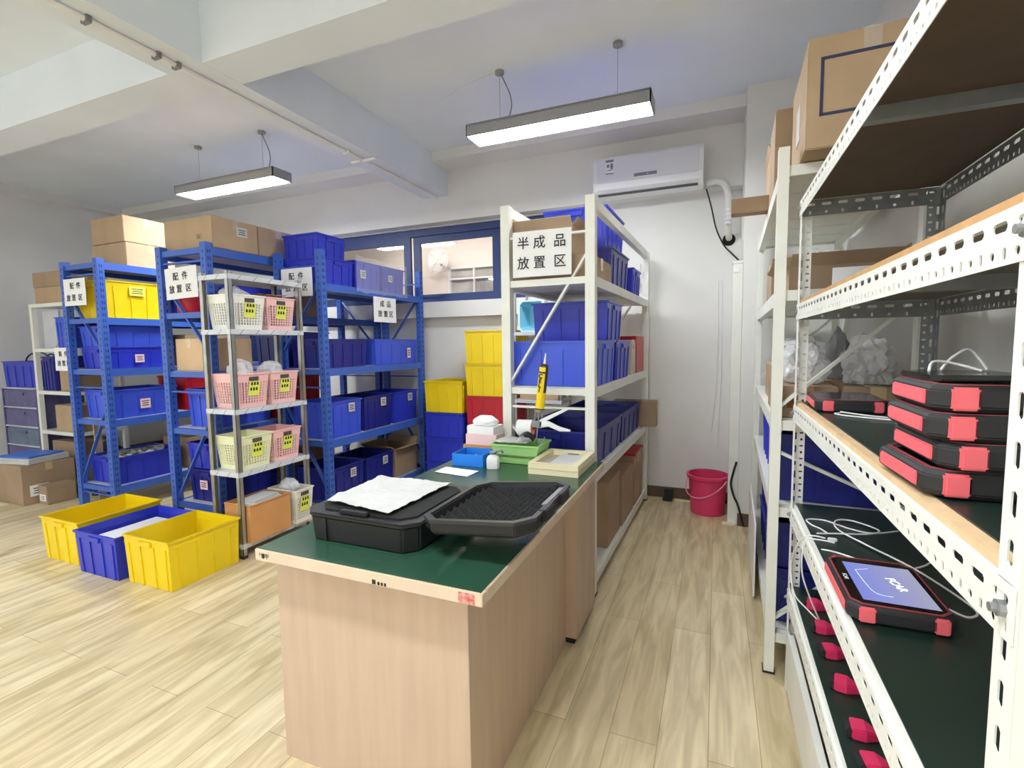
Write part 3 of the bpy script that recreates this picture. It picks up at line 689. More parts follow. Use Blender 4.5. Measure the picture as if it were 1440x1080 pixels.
def egg(u, v):
    x = .024 + u * (lw - .048); y = .024 + v * (ll - .048); e = min(u, 1 - u, v, 1 - v)
    return (x, y, .020 + .020 * (.5 + .5 * math.sin(u * 2 * math.pi * 8) * math.sin(v * 2 * math.pi * 9)) * min(1, e * 30))
part('egg_crate_foam', MB().grid(96, 108, egg).xf(lidM), M_foam, lid, smooth=True)
part('latch', MB().box(lw - .012, lw + .014, .10, .18, ld - .03, ld + .004).xf(lidM), M_black, lid, bevel=.003)
part('latch', MB().box(lw - .012, lw + .014, .26, .34, ld - .03, ld + .004).xf(lidM), M_black, lid, bevel=.003)
part('latch_plate', MB().box(lw - .02, lw - .004, .16, .34, ld, ld + .004).xf(lidM), M_grey, lid)
def sheet(name, quad, m, label, cat, amp, z, seed=0, n=14, kind=None):
    a, b_, c, d = [Vector((*q, 0)) for q in quad]; o = sum((a, b_, c, d), Vector()) / 4
    mb = MB()
    def fn(u, v, dz=0):
        p = (a * (1 - u) + b_ * u) * (1 - v) + (d * (1 - u) + c * u) * v - o
        h = amp * (.5 + .5 * noise.noise(Vector((p.x * 14 + seed, p.y * 14, seed)))) + amp * .4 * abs(noise.noise(Vector((p.x * 30, p.y * 30 + seed, 2))))
        ed = .006 * noise.noise(Vector((u * 6, v * 6, seed)))
        return (p.x + ed, p.y + ed, h + dz)
    mb.grid(n, n, fn); mb.grid(n, n, lambda u, v: fn(u, v, -.0008))
    return single(name, mb, m, label, cat, (o.x, o.y, z + .001), smooth=False)
sheet('crumpled_paper', ((-1.215, 1.275), (-.935, 1.235), (-.915, 1.60), (-1.235, 1.585)), M_paperg, 'large crumpled white paper sheet lying on the black case base', 'paper', .018, DZ + .103, 3, 26)
sheet('paper_slip', ((-1.289, 2.087), (-1.092, 2.060), (-1.084, 2.175), (-1.286, 2.194)), M_paper, 'small white paper slip lying flat on the green desk top', 'paper', .001, DZ + .001, 1, 4)
bx = thing('blue_card_tray', 'bright blue open card box on the left of the desk', 'tray', (-1.187, 2.245, DZ + .001), R_(2))
w = .003
def tray(x0, x1, y0, y1, h, w, z0=0):
    return MB().rings([[(x0, y0, z0), (x1, y0, z0), (x1, y1, z0), (x0, y1, z0)], [(x0, y0, h), (x1, y0, h), (x1, y1, h), (x0, y1, h)], [(x0 + w, y0 + w, h), (x1 - w, y0 + w, h), (x1 - w, y1 - w, h), (x0 + w, y1 - w, h)], [(x0 + w, y0 + w, z0 + w), (x1 - w, y0 + w, z0 + w), (x1 - w, y1 - w, z0 + w), (x0 + w, y1 - w, z0 + w)]])
part('body', tray(-.088, .088, 0, .17, .062, .003), M_bb, bx)
part('lining', MB().box(-.0848, .0848, .004, .166, .0032, .005), M_cb2, bx)
single('folded_note', MB().poly([(0, 0, 0), (.05, 0, 0), (.025, .01, .055), (.0, .05, 0), (.05, .05, 0)], [(0, 1, 2), (3, 2, 4), (0, 2, 3), (1, 4, 2)]), M_yl, 'pale green folded paper note standing up in the blue box', 'note', (-1.175, 2.262, DZ + .008))
bt = thing('solvent_bottle', 'small white square pump bottle between blue box and green basket', 'bottle', (-1.047, 2.262, DZ + .001), R_(20))
part('body', MB().rings([[(x * s, y * s, z) for x, y in octo(-.032, .032, -.032, .032, .01)] for z, s in ((0, .95), (.005, 1), (.05, 1), (.06, .8), (.064, .45), (.072, .45))]), M_plw, bt, smooth=True)
part('pump_cap', MB().lathe([(.017, .071), (.02, .078), (.02, .084), (.01, .088)], 14), M_galv, bt, smooth=True)
part('lever', MB().tube([(.012, 0, .083), (.04, .0, .09), (.05, 0, .075)], .006, 8), M_grey, bt, smooth=True)
basket(-.97, 2.462, DZ + .001, .265, .205, .10, M_bgreen, 'pale green plastic basket of papers on the far end of desk', card=None, slot=False, n=(22, 14, 10))
sheet('document_sheet', ((-1.10, 2.355), (-.90, 2.35), (-.89, 2.50), (-1.08, 2.52)), M_paperg, 'white document sheet spread over top of the green basket', 'paper', .02, DZ + .106, 8, 14)
single('curled_booklet', MB().grid(10, 4, lambda u, v: (.10 * u, .05 * v, .03 * math.sin(u * math.pi) + .012 * v)).grid(10, 4, lambda u, v: (.10 * u, .05 * v, .03 * math.sin(u * math.pi) + .012 * v - .001)), M_black, 'dark curled booklet sticking out at right of the green basket', 'booklet', (-.965, 2.36, DZ + .130))
tp = thing('tape_roll', 'roll of white labels with orange core standing on the green basket', 'tape', (-1.0, 2.50, DZ + .135))
def arch(r0, r1, x0, x1, n=20):
    return MB().rings([[(x, r * math.cos(2 * math.pi * k / n), r1 + r * math.sin(2 * math.pi * k / n)) for k in range(n)] for x, r in ((x0, r1), (x1, r1), (x1, r0), (x0, r0))], closed=True)
part('roll', arch(.028, .042, 0, .085), M_paper, tp, smooth=True); part('core', arch(.022, .0278, 0.002, .09), mat('orange_core', (240, 104, 52), .5), tp, smooth=True)
# stack of boxes and papers behind the basket
pz = DZ + .001
single('carton', MB().box(-.10, .10, -.065, .065, 0, .07), M_cbo, 'small brown box at the bottom of pile left of green basket', 'box', (-1.215, 2.505, pz), bevel=.002)
single('carton', MB().box(-.095, .095, -.06, .06, 0, .06), M_pl, 'pale pink box in the middle of pile behind blue tray', 'box', (-1.205, 2.505, pz + .0705), R_(0), bevel=.002)
single('carton', MB().box(-.085, .085, -.06, .06, 0, .045), M_paper, 'white flat carton near the top of pile behind blue tray', 'box', (-1.205, 2.505, pz + .131), R_(-4), bevel=.002)
crumple('wrapped_packet', .15, .10, .055, M_paper, 'white plastic wrapped packet on top of the pile behind blue tray', 'packet', (-1.20, 2.50, pz + .177), 5, .2, sub=3)
fr = thing('foam_tray', 'cream foam box lid with inner cutout on the right of the desk', 'tray', (-.838, 2.215, DZ + .001), 0)
part('body', tray(0, .25, 0, .345, .056, .03), M_cream, fr); part('lid_lip', MB().box(-.003, .253, -.003, 0, .028, .031).box(.25, .253, 0, .345, .028, .031), mat('cream_darker', (206, 194, 154), .8), fr)  # lip in a darker cream than the tray body
part('insert', MB().box(.09, .219, .031, .30, .03, .046), M_plw, fr); part('inset', MB().box(.035, .09, .031, .30, .03, .033), mat('grey_card', (196, 190, 176), .8), fr); part('label', MB().box(.12, .18, .27, .295, .0458, .0475), M_grey, fr)
# caulking gun
cg = thing('caulking_gun', 'caulking gun with yellow sealant tube standing upright in green basket', 'caulking gun', (-.866, 2.44, .86))
ax = Matrix.Rotation(R_(7), 4, 'Y')
A_ = T(0, 0, .10) @ ax
tb = part('sealant_tube', MB().lathe([(.023, .0), (.024, .012), (.0235, .235), (.02, .24), (.008, .245)], 24).xf(A_ @ T(0, 0, .09)), mat('tube_dark', (52, 42, 36), .3), cg, smooth=True)
yb = MB()
def cyl_patch(a0, a1, z0, z1, r, n=12): return [[(r * math.sin(R_(a0 + (a1 - a0) * i / n)), -r * math.cos(R_(a0 + (a1 - a0) * i / n)), z) for i in range(n + 1)] for z in (z0, z1)]
for a0, a1, z0, z1 in ((-95, 95, .01, .095), (-70, 40, .095, .195), (-70, 40, .205, .228)):
    p = cyl_patch(a0, a1, z0, z1, .0246); n = len(p[0]); yb.poly(p[0] + p[1], [(i, i + 1, n + i + 1, n + i) for i in range(n - 1)])
part('tube_label', yb.xf(A_ @ T(0, 0, .09)), mat('tube_yellow', (250, 214, 26), .35), tb, smooth=True)
for i, ch in enumerate('CELI'):
    text('lettering', ch, .030, tb, A_ @ T(-.006, -.0258, .09 + .180 - i * .0245) @ Matrix.Rotation(R_(90), 4, 'X'), bold=.0014)
part('nozzle', MB().lathe([(.0075, .33), (.006, .345), (.0035, .385), (.003, .39)], 12).xf(A_), M_plw, tb, smooth=True)
part('cradle', MB().lathe([(.026, .08), (.026, .094), (.0245, .094), (.0245, .08)], 20, cap0=False, cap1=False).tube([(-.022, 0, .085), (-.02, 0, .02)], .004).tube([(.022, 0, .085), (.012, 0, .02)], .004).box(-.03, .02, -.008, .008, -.005, .03).xf(A_), M_galv, cg, smooth=True)
part('push_rod', MB().tube([(.0, 0, .09), (0, 0, -.09)], .004).tube([(0, 0, -.09), (.03, 0, -.085), (.045, 0, -.05)], .003).xf(A_), M_galv, cg, smooth=True)
part('handle', MB().rings([[(x, y, z) for x, y, z in ((px, -.008, pz_ - wd), (px, .008, pz_ - wd), (px, .008, pz_ + wd), (px, -.008, pz_ + wd))] for px, pz_, wd in ((.0, .012, .018), (.05, .018, .014), (.11, -.006, .012), (.17, -.012, .004))]).xf(T(.01, 0, .10)), M_plw, cg, bevel=.003)
part('trigger', MB().rings([[(x, y, z) for x, y, z in ((px, -.006, pz_ - wd), (px, .006, pz_ - wd), (px, .006, pz_ + wd), (px, -.006, pz_ + wd))] for px, pz_, wd in ((.0, .025, .012), (.06, .055, .011), (.12, .085, .009), (.165, .105, .004))]).xf(T(.01, 0, .10)), M_plw, cg, bevel=.003)

# ------------------------------------------------------------------ contents of blue rack A
zA = LV
def ctop(z): return z
carton(-5.02, 2.98, zA[0], .50, .42, .21, 'lower brown carton of two stacked on the leftmost blue rack', m=M_cb, group='cartons on the leftmost blue rack')
carton(-5.0, 2.96, zA[0] + .213, .46, .40, .225, 'upper brown carton of two stacked on the leftmost blue rack, lid tape shining', m=M_cb, group='cartons on the leftmost blue rack', tm=M_film)
G = 'blue crates on the blue racks'
crate(-4.965, 2.85, zA[1], .41, .56, .32, M_cyel, 'yellow crate with a yellow label on the leftmost blue rack', cards=(('r', -.02, .20, .13, .08, M_yl),))
crate(-4.965, 2.85, zA[2], .41, .56, .19, M_cblue, 'blue crate with pale pink label on the leftmost rack, second shelf', group=G, cards=(('r', -.04, .05, .075, .07, M_pl),))
crate(-4.965, 2.85, zA[2] + .193, .41, .56, .175, M_clight, 'bright blue crate stacked directly under the yellow crate', group=G)
crate(-4.965, 2.85, zA[3], .41, .56, .25, M_clight, 'blue crate with crooked pink label in middle of the leftmost rack', group=G, cards=(('r', -.02, .07, .085, .085, M_pl),))
crate(-4.965, 2.85, zA[4], .41, .56, .24, M_cblue, 'blue crate full of small metal parts on bottom of leftmost rack', group=G)
rr = random.Random(11); mp = MB()
for k in range(90):
    x, y = rr.uniform(-.14, .14), rr.uniform(-.2, .2); h = .03 * (1 - (x / .2) ** 2) * (1 - (y / .27) ** 2)
    s0 = rr.uniform(.012, .028); mp.cur = rr.choice((0, 0, 1, 2))
    k0 = len(mp.v); mp.box(-s0 * 1.6, s0 * 1.6, -s0 * .7, s0 * .7, -s0 * .5, s0 * .5)
    mp.xf(T(x, y, h + rr.uniform(0, .03)) @ Matrix.Rotation(rr.uniform(0, 3), 4, 'Z') @ Matrix.Rotation(rr.uniform(-.7, .7), 4, 'X'), k0)
mp.cur = 0; mp.box(-.16, .16, -.225, .225, -.16, -.005)
o = single('metal_parts', mp, [M_galv, mat('brass_bits', (206, 182, 130), .4, .3), M_paperg], 'heap of small bagged metal parts filling the blue bottom crate', 'parts', (-4.965, 2.85, zA[4] + .185)); o['kind'] = 'stuff'
crate(-4.955, 3.45, zA[3], .44, .50, .33, M_cred, 'dark red crate behind the blue one in middle of leftmost rack')
carton(-4.95, 3.45, zA[2], .42, .46, .30, 'dull brown carton at the back of second shelf, leftmost rack', m=M_cb2)
carton(-4.95, 3.45, zA[4], .42, .48, .30, 'dull brown carton at the back of bottom shelf, leftmost rack', m=M_cb2)
carton(-4.95, 3.95, zA[4], .42, .40, .36, 'brown carton deepest on the bottom shelf, leftmost rack', m=M_cb2)
crate(-4.965, 3.46, zA[1], .43, .52, .28, M_cblue, 'blue crate behind the yellow crate on the leftmost rack', group=G)
single('wooden_board', MB().box(-.006, .006, -.03, .03, 0, .86), M_desks, 'pale narrow board standing upright inside the leftmost blue rack', 'board', (-5.19, 2.62, zA[4] + .001) if False else (-5.26, 2.70, .001))
# ------------------------------------------------------------------ contents of blue rack B
carton(-3.60, 2.705, zA[0], .52, .38, .225, 'big brown carton on top of rack behind the basket stand', m=M_cb, card=(('f', .12, .06, .06, .05, M_cb), ('r', .05, .11, .09, .07, M_paperg)), tape=True, tm=M_film)
carton(-3.60, 3.095, zA[0], .52, .39, .225, 'second brown carton beside the big one, nearer the blue crates', m=M_cb2, tm=M_film)
crate(-3.61, 2.95, zA[1], .40, .48, .22, M_cblue, 'blue crate on upper shelf of rack behind the basket stand', group=G)
single('red_drum', MB().lathe([(.085, 0), (.09, .01), (.09, .15), (.06, .17), (0, .171)], 20, cap1=False), M_cred, 'round red tub on upper shelf beside the accessories sign', 'tub', (-3.72, 2.59, zA[1] + .001), smooth=True)
carton(-3.66, 2.72, zA[2], .30, .42, .24, 'pale brown carton left of basket stand at mid height', m=mat('cardboard_pale', (218, 186, 146), .8, var=.04))
crate(-3.60, 2.785, zA[3], .36, .48, .29, M_clight, 'blue crate left of the basket stand under the pale carton', group=G)
crate(-3.60, 3.32, zA[3], .38, .50, .34, M_cred, 'red crate at the back left of the basket stand')
crate(-3.60, 2.79, zA[4], .36, .54, .25, M_cnavy, 'dark blue crate at bottom left of the basket stand', group=G, cards=(('f', .0, .1, .08, .07, M_pl),))
crate(-3.60, 2.79, zA[4] + .254, .36, .54, .2, M_cblue, 'blue crate stacked upper on bottom shelf left of basket stand', group=G)
crate(-3.60, 3.45, zA[2], .40, .5, .3, M_cnavy, 'dark blue crate deep behind the pale carton', group=G)
carton(-3.60, 3.4, zA[1], .40, .4, .3, 'dark carton deep behind the red tub', m=M_cb2)
carton(-3.60, 3.45, zA[4], .40, .5, .42, 'dark brown carton deep on bottom shelf behind the basket stand', m=M_cb2)
# ------------------------------------------------------------------ contents of blue rack C
crate(-3.065, 3.245, 1.89, .42, .36, .21, M_cblue, 'blue crate over the end sign on the finished goods rack top', group=G)
crate(-3.10, 3.245, 1.89 + .213, .36, .34, .19, M_cblue, 'topmost blue crate stacked at the near end of finished goods rack', group=G)
crate(-3.065, 3.615, 1.89, .42, .36, .235, M_cblue, 'blue crate with white label wrapped in film, second along the rack top', group=G, cards=(('r', -.08, .09, .07, .07, M_paperg),))
crate(-3.065, 3.985, 1.89, .42, .36, .235, M_cblue, 'blue crate with white label furthest along the finished goods rack top', group=G, cards=(('r', -.06, .1, .06, .06, M_paperg),))
fw = MB().grid(24, 8, lambda u, v: (.012 * noise.noise(Vector((u * 14, v * 3, 1))) + .012, u * .74, -.02 + v * .30 + .02 * noise.noise(Vector((u * 9, 2, 3)))))
single('plastic_film', fw, M_film, 'loose clear plastic film hanging over front of the wrapped blue crates', 'film', (-2.825, 3.40, 1.875))
crate(-3.07, 4.02, 1.22, .42, .69, .235, M_clight, 'mid blue crate with pink label below the finished goods sign', group=G, cards=(('r', .18, .05, .055, .10, M_pl),))
crate(-3.07, 3.34, 1.22, .40, .50, .235, M_cnavy, 'dark navy crate left of the mid blue one below finished goods sign', group=G)
for i, (yy, lb, mm) in enumerate(((3.275, 'nearest', M_clight), (3.71, 'middle', M_cnavy), (4.145, 'furthest', M_cblue))):
    crate(-3.065, yy, .64, .40, .41, .30, mm, lb + ' of three labelled blue crates in a row on third shelf of finished goods rack', group=G, cards=(('r', .06, .2, .075, .075, M_paperg),))
crate(-3.065, 3.275, .10, .40, .41, .29, M_cnavy, 'nearest dark blue crate with white label on bottom shelf of finished goods rack', group=G, cards=(('r', .05, .18, .07, .075, M_paperg),))
crate(-3.065, 3.71, .10, .40, .41, .29, M_cnavy, 'middle dark blue crate with white label on bottom shelf beside the open brown carton', group=G, cards=(('r', .06, .19, .07, .075, M_paperg),))
carton(-3.065, 4.14, .10, .36, .37, .28, 'open brown carton at far end of bottom shelf under finished goods rack', m=M_cb2, open_=True, flaps=.45, fa={'f': 60, 'b': 30, 'l': 70, 'r': 80})
single('document_pile', MB().box(-.09, .09, -.14, .14, 0, .03), M_paperg, 'flat pile of grey papers lying in the open carton under the rack', 'papers', (-3.0, 4.15, .36), R_(8)) if False else None
# ------------------------------------------------------------------ baskets on the stand
bxc = -2.857 - .135
def bk(i, k, m, lb, y=None): return basket(bxc, (2.395 if k == 0 else 2.652) if y is None else y, LS[i], .25, .243 if k == 0 else .245, .225, m, lb, group='baskets on the grey stand')
bk(1, 0, M_bwhite, 'white basket with yellow note at top left of the grey stand'); bk(1, 1, M_bpink, 'pink basket right of the white one at top of the grey stand')
bk(2, 0, M_bpink, 'left pink basket piled with white packets, middle of grey stand'); bk(2, 1, M_bpink, 'right pink basket beside the packets, middle of grey stand')
bk(3, 0, M_bcream, 'pale cream green basket on lower shelf of the grey stand'); bk(3, 1, M_bpink, 'pink basket right of the cream one on the grey stand')
basket(-2.93, 2.715, LS[4], .27, .165, .25, M_bwhite, 'white basket behind brown carton at bottom of grey stand', group='baskets on the grey stand', card='r')
crumple('plastic_bag', .16, .11, .10, M_bag, 'clear bag lying in the bottom white basket of grey stand', 'bag', (-2.95, 2.715, LS[4] + .22), 4, .3, sub=3)
carton(-2.945, 2.44, LS[4], .24, .33, .25, 'worn orange brown open carton at the bottom of grey stand', m=M_cbo, open_=True, flaps=.08, fa={'f': 100, 'b': 100, 'l': 100, 'r': 100})
single('leaflet_pile', MB().box(-.07, .07, -.13, .13, 0, .12).box(-.075, .06, -.10, .12, .12, .135), M_paperg, 'pile of grey leaflets standing in the worn orange carton', 'papers', (-2.945, 2.45, LS[4] + .12), R_(6))
crumple('white_packet', .17, .18, .17, M_bag, 'tall crumpled white bag standing in the left pink basket', 'bag', (-3.0, 2.40, LS[2] + .16), 2, .3, sub=3)
single('white_card', MB().box(-.06, .06, -.08, .08, 0, .012).xf(Matrix.Rotation(R_(70), 4, 'Y')), M_plw, 'white plastic part with rounded holes leaning in pink baskets', 'part', (-2.96, 2.57, LS[2] + .28), bevel=.004) if False else None
crumple('white_packet', .18, .17, .11, M_bag, 'low white bag on top of the right pink basket, middle of stand', 'bag', (-2.99, 2.64, LS[2] + .19), 8, .3, sub=3)
crumple('grey_packet', .16, .18, .10, M_bag, 'grey bags lying in the top white basket of the stand', 'bag', (-2.99, 2.38, LS[1] + .19), 9, .3, sub=3)
sheet('kraft_sheet', ((-3.08, 2.54), (-2.92, 2.55), (-2.90, 2.74), (-3.06, 2.72)), M_cbo, 'kraft paper sheet lying on the top pink basket', 'paper', .03, LS[1] + .23, 4, 8)
# ------------------------------------------------------------------ floor bins at left front
G2 = 'open bins on the floor by the racks'
crate(-3.96, 2.03, 0, .43, .53, .29, M_cyel, 'empty yellow bin on the floor, left one of the row of three', group=G2)
crate(-3.50, 1.985, 0, .42, .52, .27, M_cblue, 'blue bin on the floor between the two yellow bins', group=G2)
crate(-3.055, 1.985, 0, .42, .465, .295, M_cyel, 'yellow bin on the floor nearest the desk with foam strip inside', group=G2)
single('flat_carton', MB().box(-.155, .175, -.21, .21, 0, .05).box(-.15, .165, -.205, .205, .05, .07), M_paper, 'white flat cartons packed inside the blue floor bin', 'box', (-3.50, 1.985, .14), R_(0), bevel=.003)
single('foam_strip', MB().box(-.06, .12, -.19, .19, 0, .17), mat('pale_foam', (236, 228, 206), .8), 'pale foam strip lying in the yellow bin nearest the desk', 'foam', (-3.02, 1.985, .006), bevel=.004)

# ------------------------------------------------------------------ contents of the white rack W
def wc(lx, ly): return WP(lx, ly)
x, y = wc(-.28, .30); carton(x, y, 1.755, .49, .46, .125, 'low brown carton under the open one, front of white rack top', TW, m=M_cb2)
x, y = wc(-.335, .27); carton(x, y, 1.884, .38, .38, .155, 'open brown carton behind the semi-finished goods sign', TW, m=M_cb2, open_=True, flaps=.3, fa={'f': 25, 'b': 8, 'l': 20, 'r': 40})
x, y = wc(-.285, .86); crate(x, y, 1.755, .50, .56, .25, M_cnavy, 'lower navy crate of two stacked at the white rack top', TW, 'blue crates on the white rack')
crate(x, y, 1.755 + .253, .43, .56, .255, M_cblue, 'upper bright blue crate of two, highest thing on white rack', TW, 'blue crates on the white rack', cards=())
x, y = wc(-.25, 1.40); crate(x, y, 1.755, .46, .34, .20, M_cblue, 'blue crate wrapped in film at the far end of white rack top', TW, 'blue crates on the white rack')
x, y = wc(.024, 1.42); single('plastic_film', MB().grid(10, 8, lambda u, v: (.015 * noise.noise(Vector((u * 7, v * 3, 5))), (u - .5) * .40, v * .22)), M_film, 'clear film sheet hanging from the far blue crate on white rack', 'film', (x, y, 1.76), TW)
x, y = wc(-.27, .30); crate(x, y, 1.155, .54, .46, .255, M_clight, 'large mid blue crate at front of white rack above caulking gun', TW, 'blue crates on the white rack')
x, y = wc(-.27, .80); crate(x, y, 1.155, .54, .46, .255, M_cblue, 'blue crate second in row behind the large front one', TW, 'blue crates on the white rack')
x, y = wc(-.27, .63); crate(x, y, 1.155 + .258, .50, .44, .24, M_cblue, 'blue crate stacked on top in the middle shelf of white rack', TW, 'blue crates on the white rack')
x, y = wc(-.16, 1.24); carton(x, y, 1.155, .28, .18, .26, 'narrow beige box standing between blue crates and red box', TW, m=M_bcream if False else mat('beige_box', (206, 196, 172), .7))
x, y = wc(-.16, 1.54); tf = single('red_folder_box', MB().box(-.14, .14, -.18, .18, 0, .29), M_cred, 'red box file standing at the far end of white rack', 'box file', (x, y, 1.156), TW, bevel=.004)
x, y = wc(-.28, .50); crate(x, y, .68, .50, .80, .215, M_cnavy, 'empty wide navy crate in front on the white rack under gun', TW, 'blue crates on the white rack', nm='wide_crate')
x, y = wc(-.28, 1.29); crate(x, y, .68, .50, .74, .215, M_cnavy, 'empty wide navy crate further back on the white rack', TW, 'blue crates on the white rack', nm='wide_crate')
x, y = wc(.0, 1.62); carton(x, y, .897, .30, .16, .17, 'small dull carton sticking out of far end of white rack', TW, m=M_cb2, tape=False) if False else carton(wc(-.09, 1.735)[0], wc(-.09, 1.735)[1], .68, .36, .12, .22, 'small dull carton sticking out of far end of white rack', TW, m=M_cb2, tape=False)
x, y = wc(-.20, .62); carton(x, y, .10, .34, .36, .42, 'tall brown taped carton on bottom of white rack nearest desk', TW, m=M_cb2)
x, y = wc(-.22, 1.06); carton(x, y, .10, .40, .42, .36, 'wide brown carton second on bottom of the white rack', TW, m=M_cb2)
x, y = wc(-.20, 1.50); carton(x, y, .10, .36, .36, .40, 'brown carton with red edge furthest on bottom of white rack', TW, m=M_cb2)
single('flat_red_lid', MB().box(-.19, .19, -.19, .19, 0, .02), M_cred, 'flat red lid on top of the furthest bottom carton', 'lid', (x, y, .503), TW, bevel=.003)  # flat red lid on the carton

# far wall: bin stacks and chrome shelf
GS = 'stacked bins by the far wall'
z = 0
for i, (h, mm, lb) in enumerate(((.245, M_cblue, 'lowest blue bin of the short stack by far wall'), (.245, M_cblue, 'second blue bin up in the short stack'), (.245, M_cblue, 'blue bin directly under the yellow one in the short stack'), (.305, M_cyel, 'yellow bin on top of the short stack by far wall'))):
    crate(-2.43, 4.32, z, .43, .40, h, mm, lb, group=GS); z += h + .002
z = 0
for i, (mm, lb) in enumerate(((M_cblue, 'lowest blue bin of the tall stack by far wall'), (M_cblue, 'blue bin under the red one in the tall stack'), (M_cred, 'red bin in the middle of tall stack by far wall'), (M_cyel, 'yellow bin just above the red one in tall stack'), (M_cyel, 'yellow bin on top of the tall stack below window'))):
    crate(-1.94, 4.30, z, .48, .40, .303, mm, lb, group=GS); z += .305
ch = thing('chrome_shelf', 'slim chrome shelf standing behind the white rack holding cyan tub', 'shelf', (-1.66, 4.10, 0))
for px in (0, .42):
    for py in (0, .30): part('post', MB().tube([(px, py, 0), (px, py, 1.86)], .012, 10), M_chrome, ch, smooth=True)
for zz in (.3, .9, 1.5): part('shelf', MB().box(-.012, .432, -.012, .312, zz - .03, zz), M_shelfg, ch)
tub = thing('cyan_tub', 'light cyan plastic tub lying on its side on chrome shelf', 'tub', (-1.51, 4.12, 1.502))
tm = Matrix.Rotation(R_(-90), 4, 'X')
def rr_(x0, x1, y0, y1, z, k=.03): return [(px, py, z) for px, py in octo(x0, x1, y0, y1, k)]
part('body', MB().rings([rr_(-.10, .10, .01, .24, .20), rr_(-.12, .12, -.01, .26, 0), rr_(-.112, .112, -.002, .252, 0), rr_(-.093, .093, .017, .233, .194)]).xf(T(0, .005, .012) @ Matrix(((1, 0, 0, 0), (0, 0, 1, 0), (0, 1, 0, 0), (0, 0, 0, 1)))), M_cyan, tub, smooth=False)
part('rim', MB().rings([rr_(-.128, .128, -.012, .262, 0), rr_(-.128, .128, -.012, .262, .01), rr_(-.112, .112, -.002, .252, .01), rr_(-.112, .112, -.002, .252, 0)], closed=True).xf(T(0, -.004, .012) @ Matrix(((1, 0, 0, 0), (0, 0, 1, 0), (0, 1, 0, 0), (0, 0, 0, 1)))), mat('tub_rim', (206, 236, 244), .4), tub)
carton(-1.45, 4.25, .9, .36, .26, .2, 'tan carton on middle of the chrome shelf behind white rack', m=M_cb)

# ------------------------------------------------------------------ signs
sign((('半 成  品', 0, .055, .072), ('放 置  区', 0, -.052, .072)), .335, .245, T(-.885, 2.577, 1.885) @ FRONT @ Matrix.Rotation(R_(0), 4, 'Z'), 'white paper sign with six black characters on the white rack end')
sign((('配  件', .02, .05, .058), ('放 置  区', 0, -.05, .058)), .31, .225, T(-5.02, 2.493, 1.88) @ FRONT, 'white paper sign hung on the end of leftmost blue rack')
sign((('配  件', 0, .045, .062), ('放 置  区', -.01, -.045, .062)), .345, .225, T(-3.60, 2.442, 1.87) @ FRONT @ Matrix.Rotation(R_(2), 4, 'Z'), 'white paper sign tied to rack left of the basket stand')
sign((('配  件', 0, .045, .060), ('放 置  区', 0, -.045, .060)), .32, .22, T(-3.06, 2.992, 1.90) @ FRONT, 'white paper sign behind the top right of basket stand')
sign((('成  品', 0, .05, .062), ('放 置 区', 0, -.04, .062)), .33, .225, T(-2.805, 3.77, 1.72) @ SIDE, 'white paper sign on the long front of finished goods rack')

# ------------------------------------------------------------------ left back corner
lr = thing('pale_rack', 'slim pale grey rack in the far left corner behind blue rack', 'rack', (-6.33, 2.75, 0))
for px in (0, .62):
    for py in (0, .40): part('post', MB().box(px, px + .04, py, py + .04, 0, 1.85), M_white, lr)
LL = [1.85, 1.41, .99, .59, .12]
for z in LL: part('shelf', MB().box(.002, .658, .002, .438, z - .035, z - .001), M_white, lr)
carton(-6.02, 2.97, 1.85, .46, .40, .155, 'lower flat carton on top of the pale corner rack', group=None)
carton(-6.03, 2.97, 2.007, .47, .40, .145, 'upper flat carton on top of the pale corner rack', m=M_cb2)
single('grey_board', MB().box(-.14, .14, -.008, .008, 0, .37), M_shelfg, 'pale grey board standing on upper shelf of the corner rack', 'board', (-6.10, 2.82, 1.412))
crate(-5.85, 2.97, 1.41, .22, .4, .30, M_clight, 'bright blue crate between corner rack and leftmost blue rack', group=None)
sign((('新  件', 0, .045, .055), ('放 置 区', 0, -.04, .055)), .29, .21, T(-5.485, 2.60, 1.31) @ FRONT, 'white paper sign at far left beside the blue rack post')
single('sign_string', MB().tube([(-5.60, 2.602, 1.415), (-5.45, 2.58, 1.50), (-5.235, 2.56, 1.55)], .002), M_grey, 'thin string holding the far left paper sign to blue post', 'string')
carton(-5.875, 2.96, .99, .30, .30, .22, 'tan carton on the middle shelf of corner rack')
crate(-6.14, 2.94, .99, .22, .34, .34, M_cnavy, 'dark blue crate on the middle shelf of corner rack')
carton(-5.90, 2.93, .59, .34, .32, .26, 'tan printed carton on low shelf of corner rack', card=None)
carton(-5.99, 2.97, .12, .50, .34, .36, 'brown carton on the bottom of corner rack', m=M_cb2)
dr = thing('drawer_unit', 'stack of translucent purple plastic drawers at the far left edge', 'drawers', (-7.02, 2.76, 0))
M_dr = mat('purple_plastic', (96, 92, 140), .25, var=.15, scale=9); M_drg = mat('teal_plastic', (96, 116, 140), .25, var=.15, scale=9)
part('frame', MB().box(0, .02, 0, .42, 0, 1.0).box(.64, .66, 0, .42, 0, 1.0).box(0, .66, .40, .42, 0, 1.0), M_dr, dr)
for k in range(5):
    z0 = .01 + k * .2
    part('divider', MB().box(.021, .639, 0, .40, z0 + .185, z0 + .2), mat('pale_divider', (196, 198, 214), .4), dr)
    d_ = part('drawer', MB().box(.025, .635, .004, .39, z0, z0 + .18), M_drg if k == 2 else M_dr, dr, bevel=.01)
    part('pull', MB().box(.24, .42, -.006, .006, z0 + .12, z0 + .15), M_dr, d_, bevel=.004)
crate(-6.69, 2.97, 1.01, .62, .40, .27, M_cblue, 'blue crate with looped cable on top of the purple drawers')
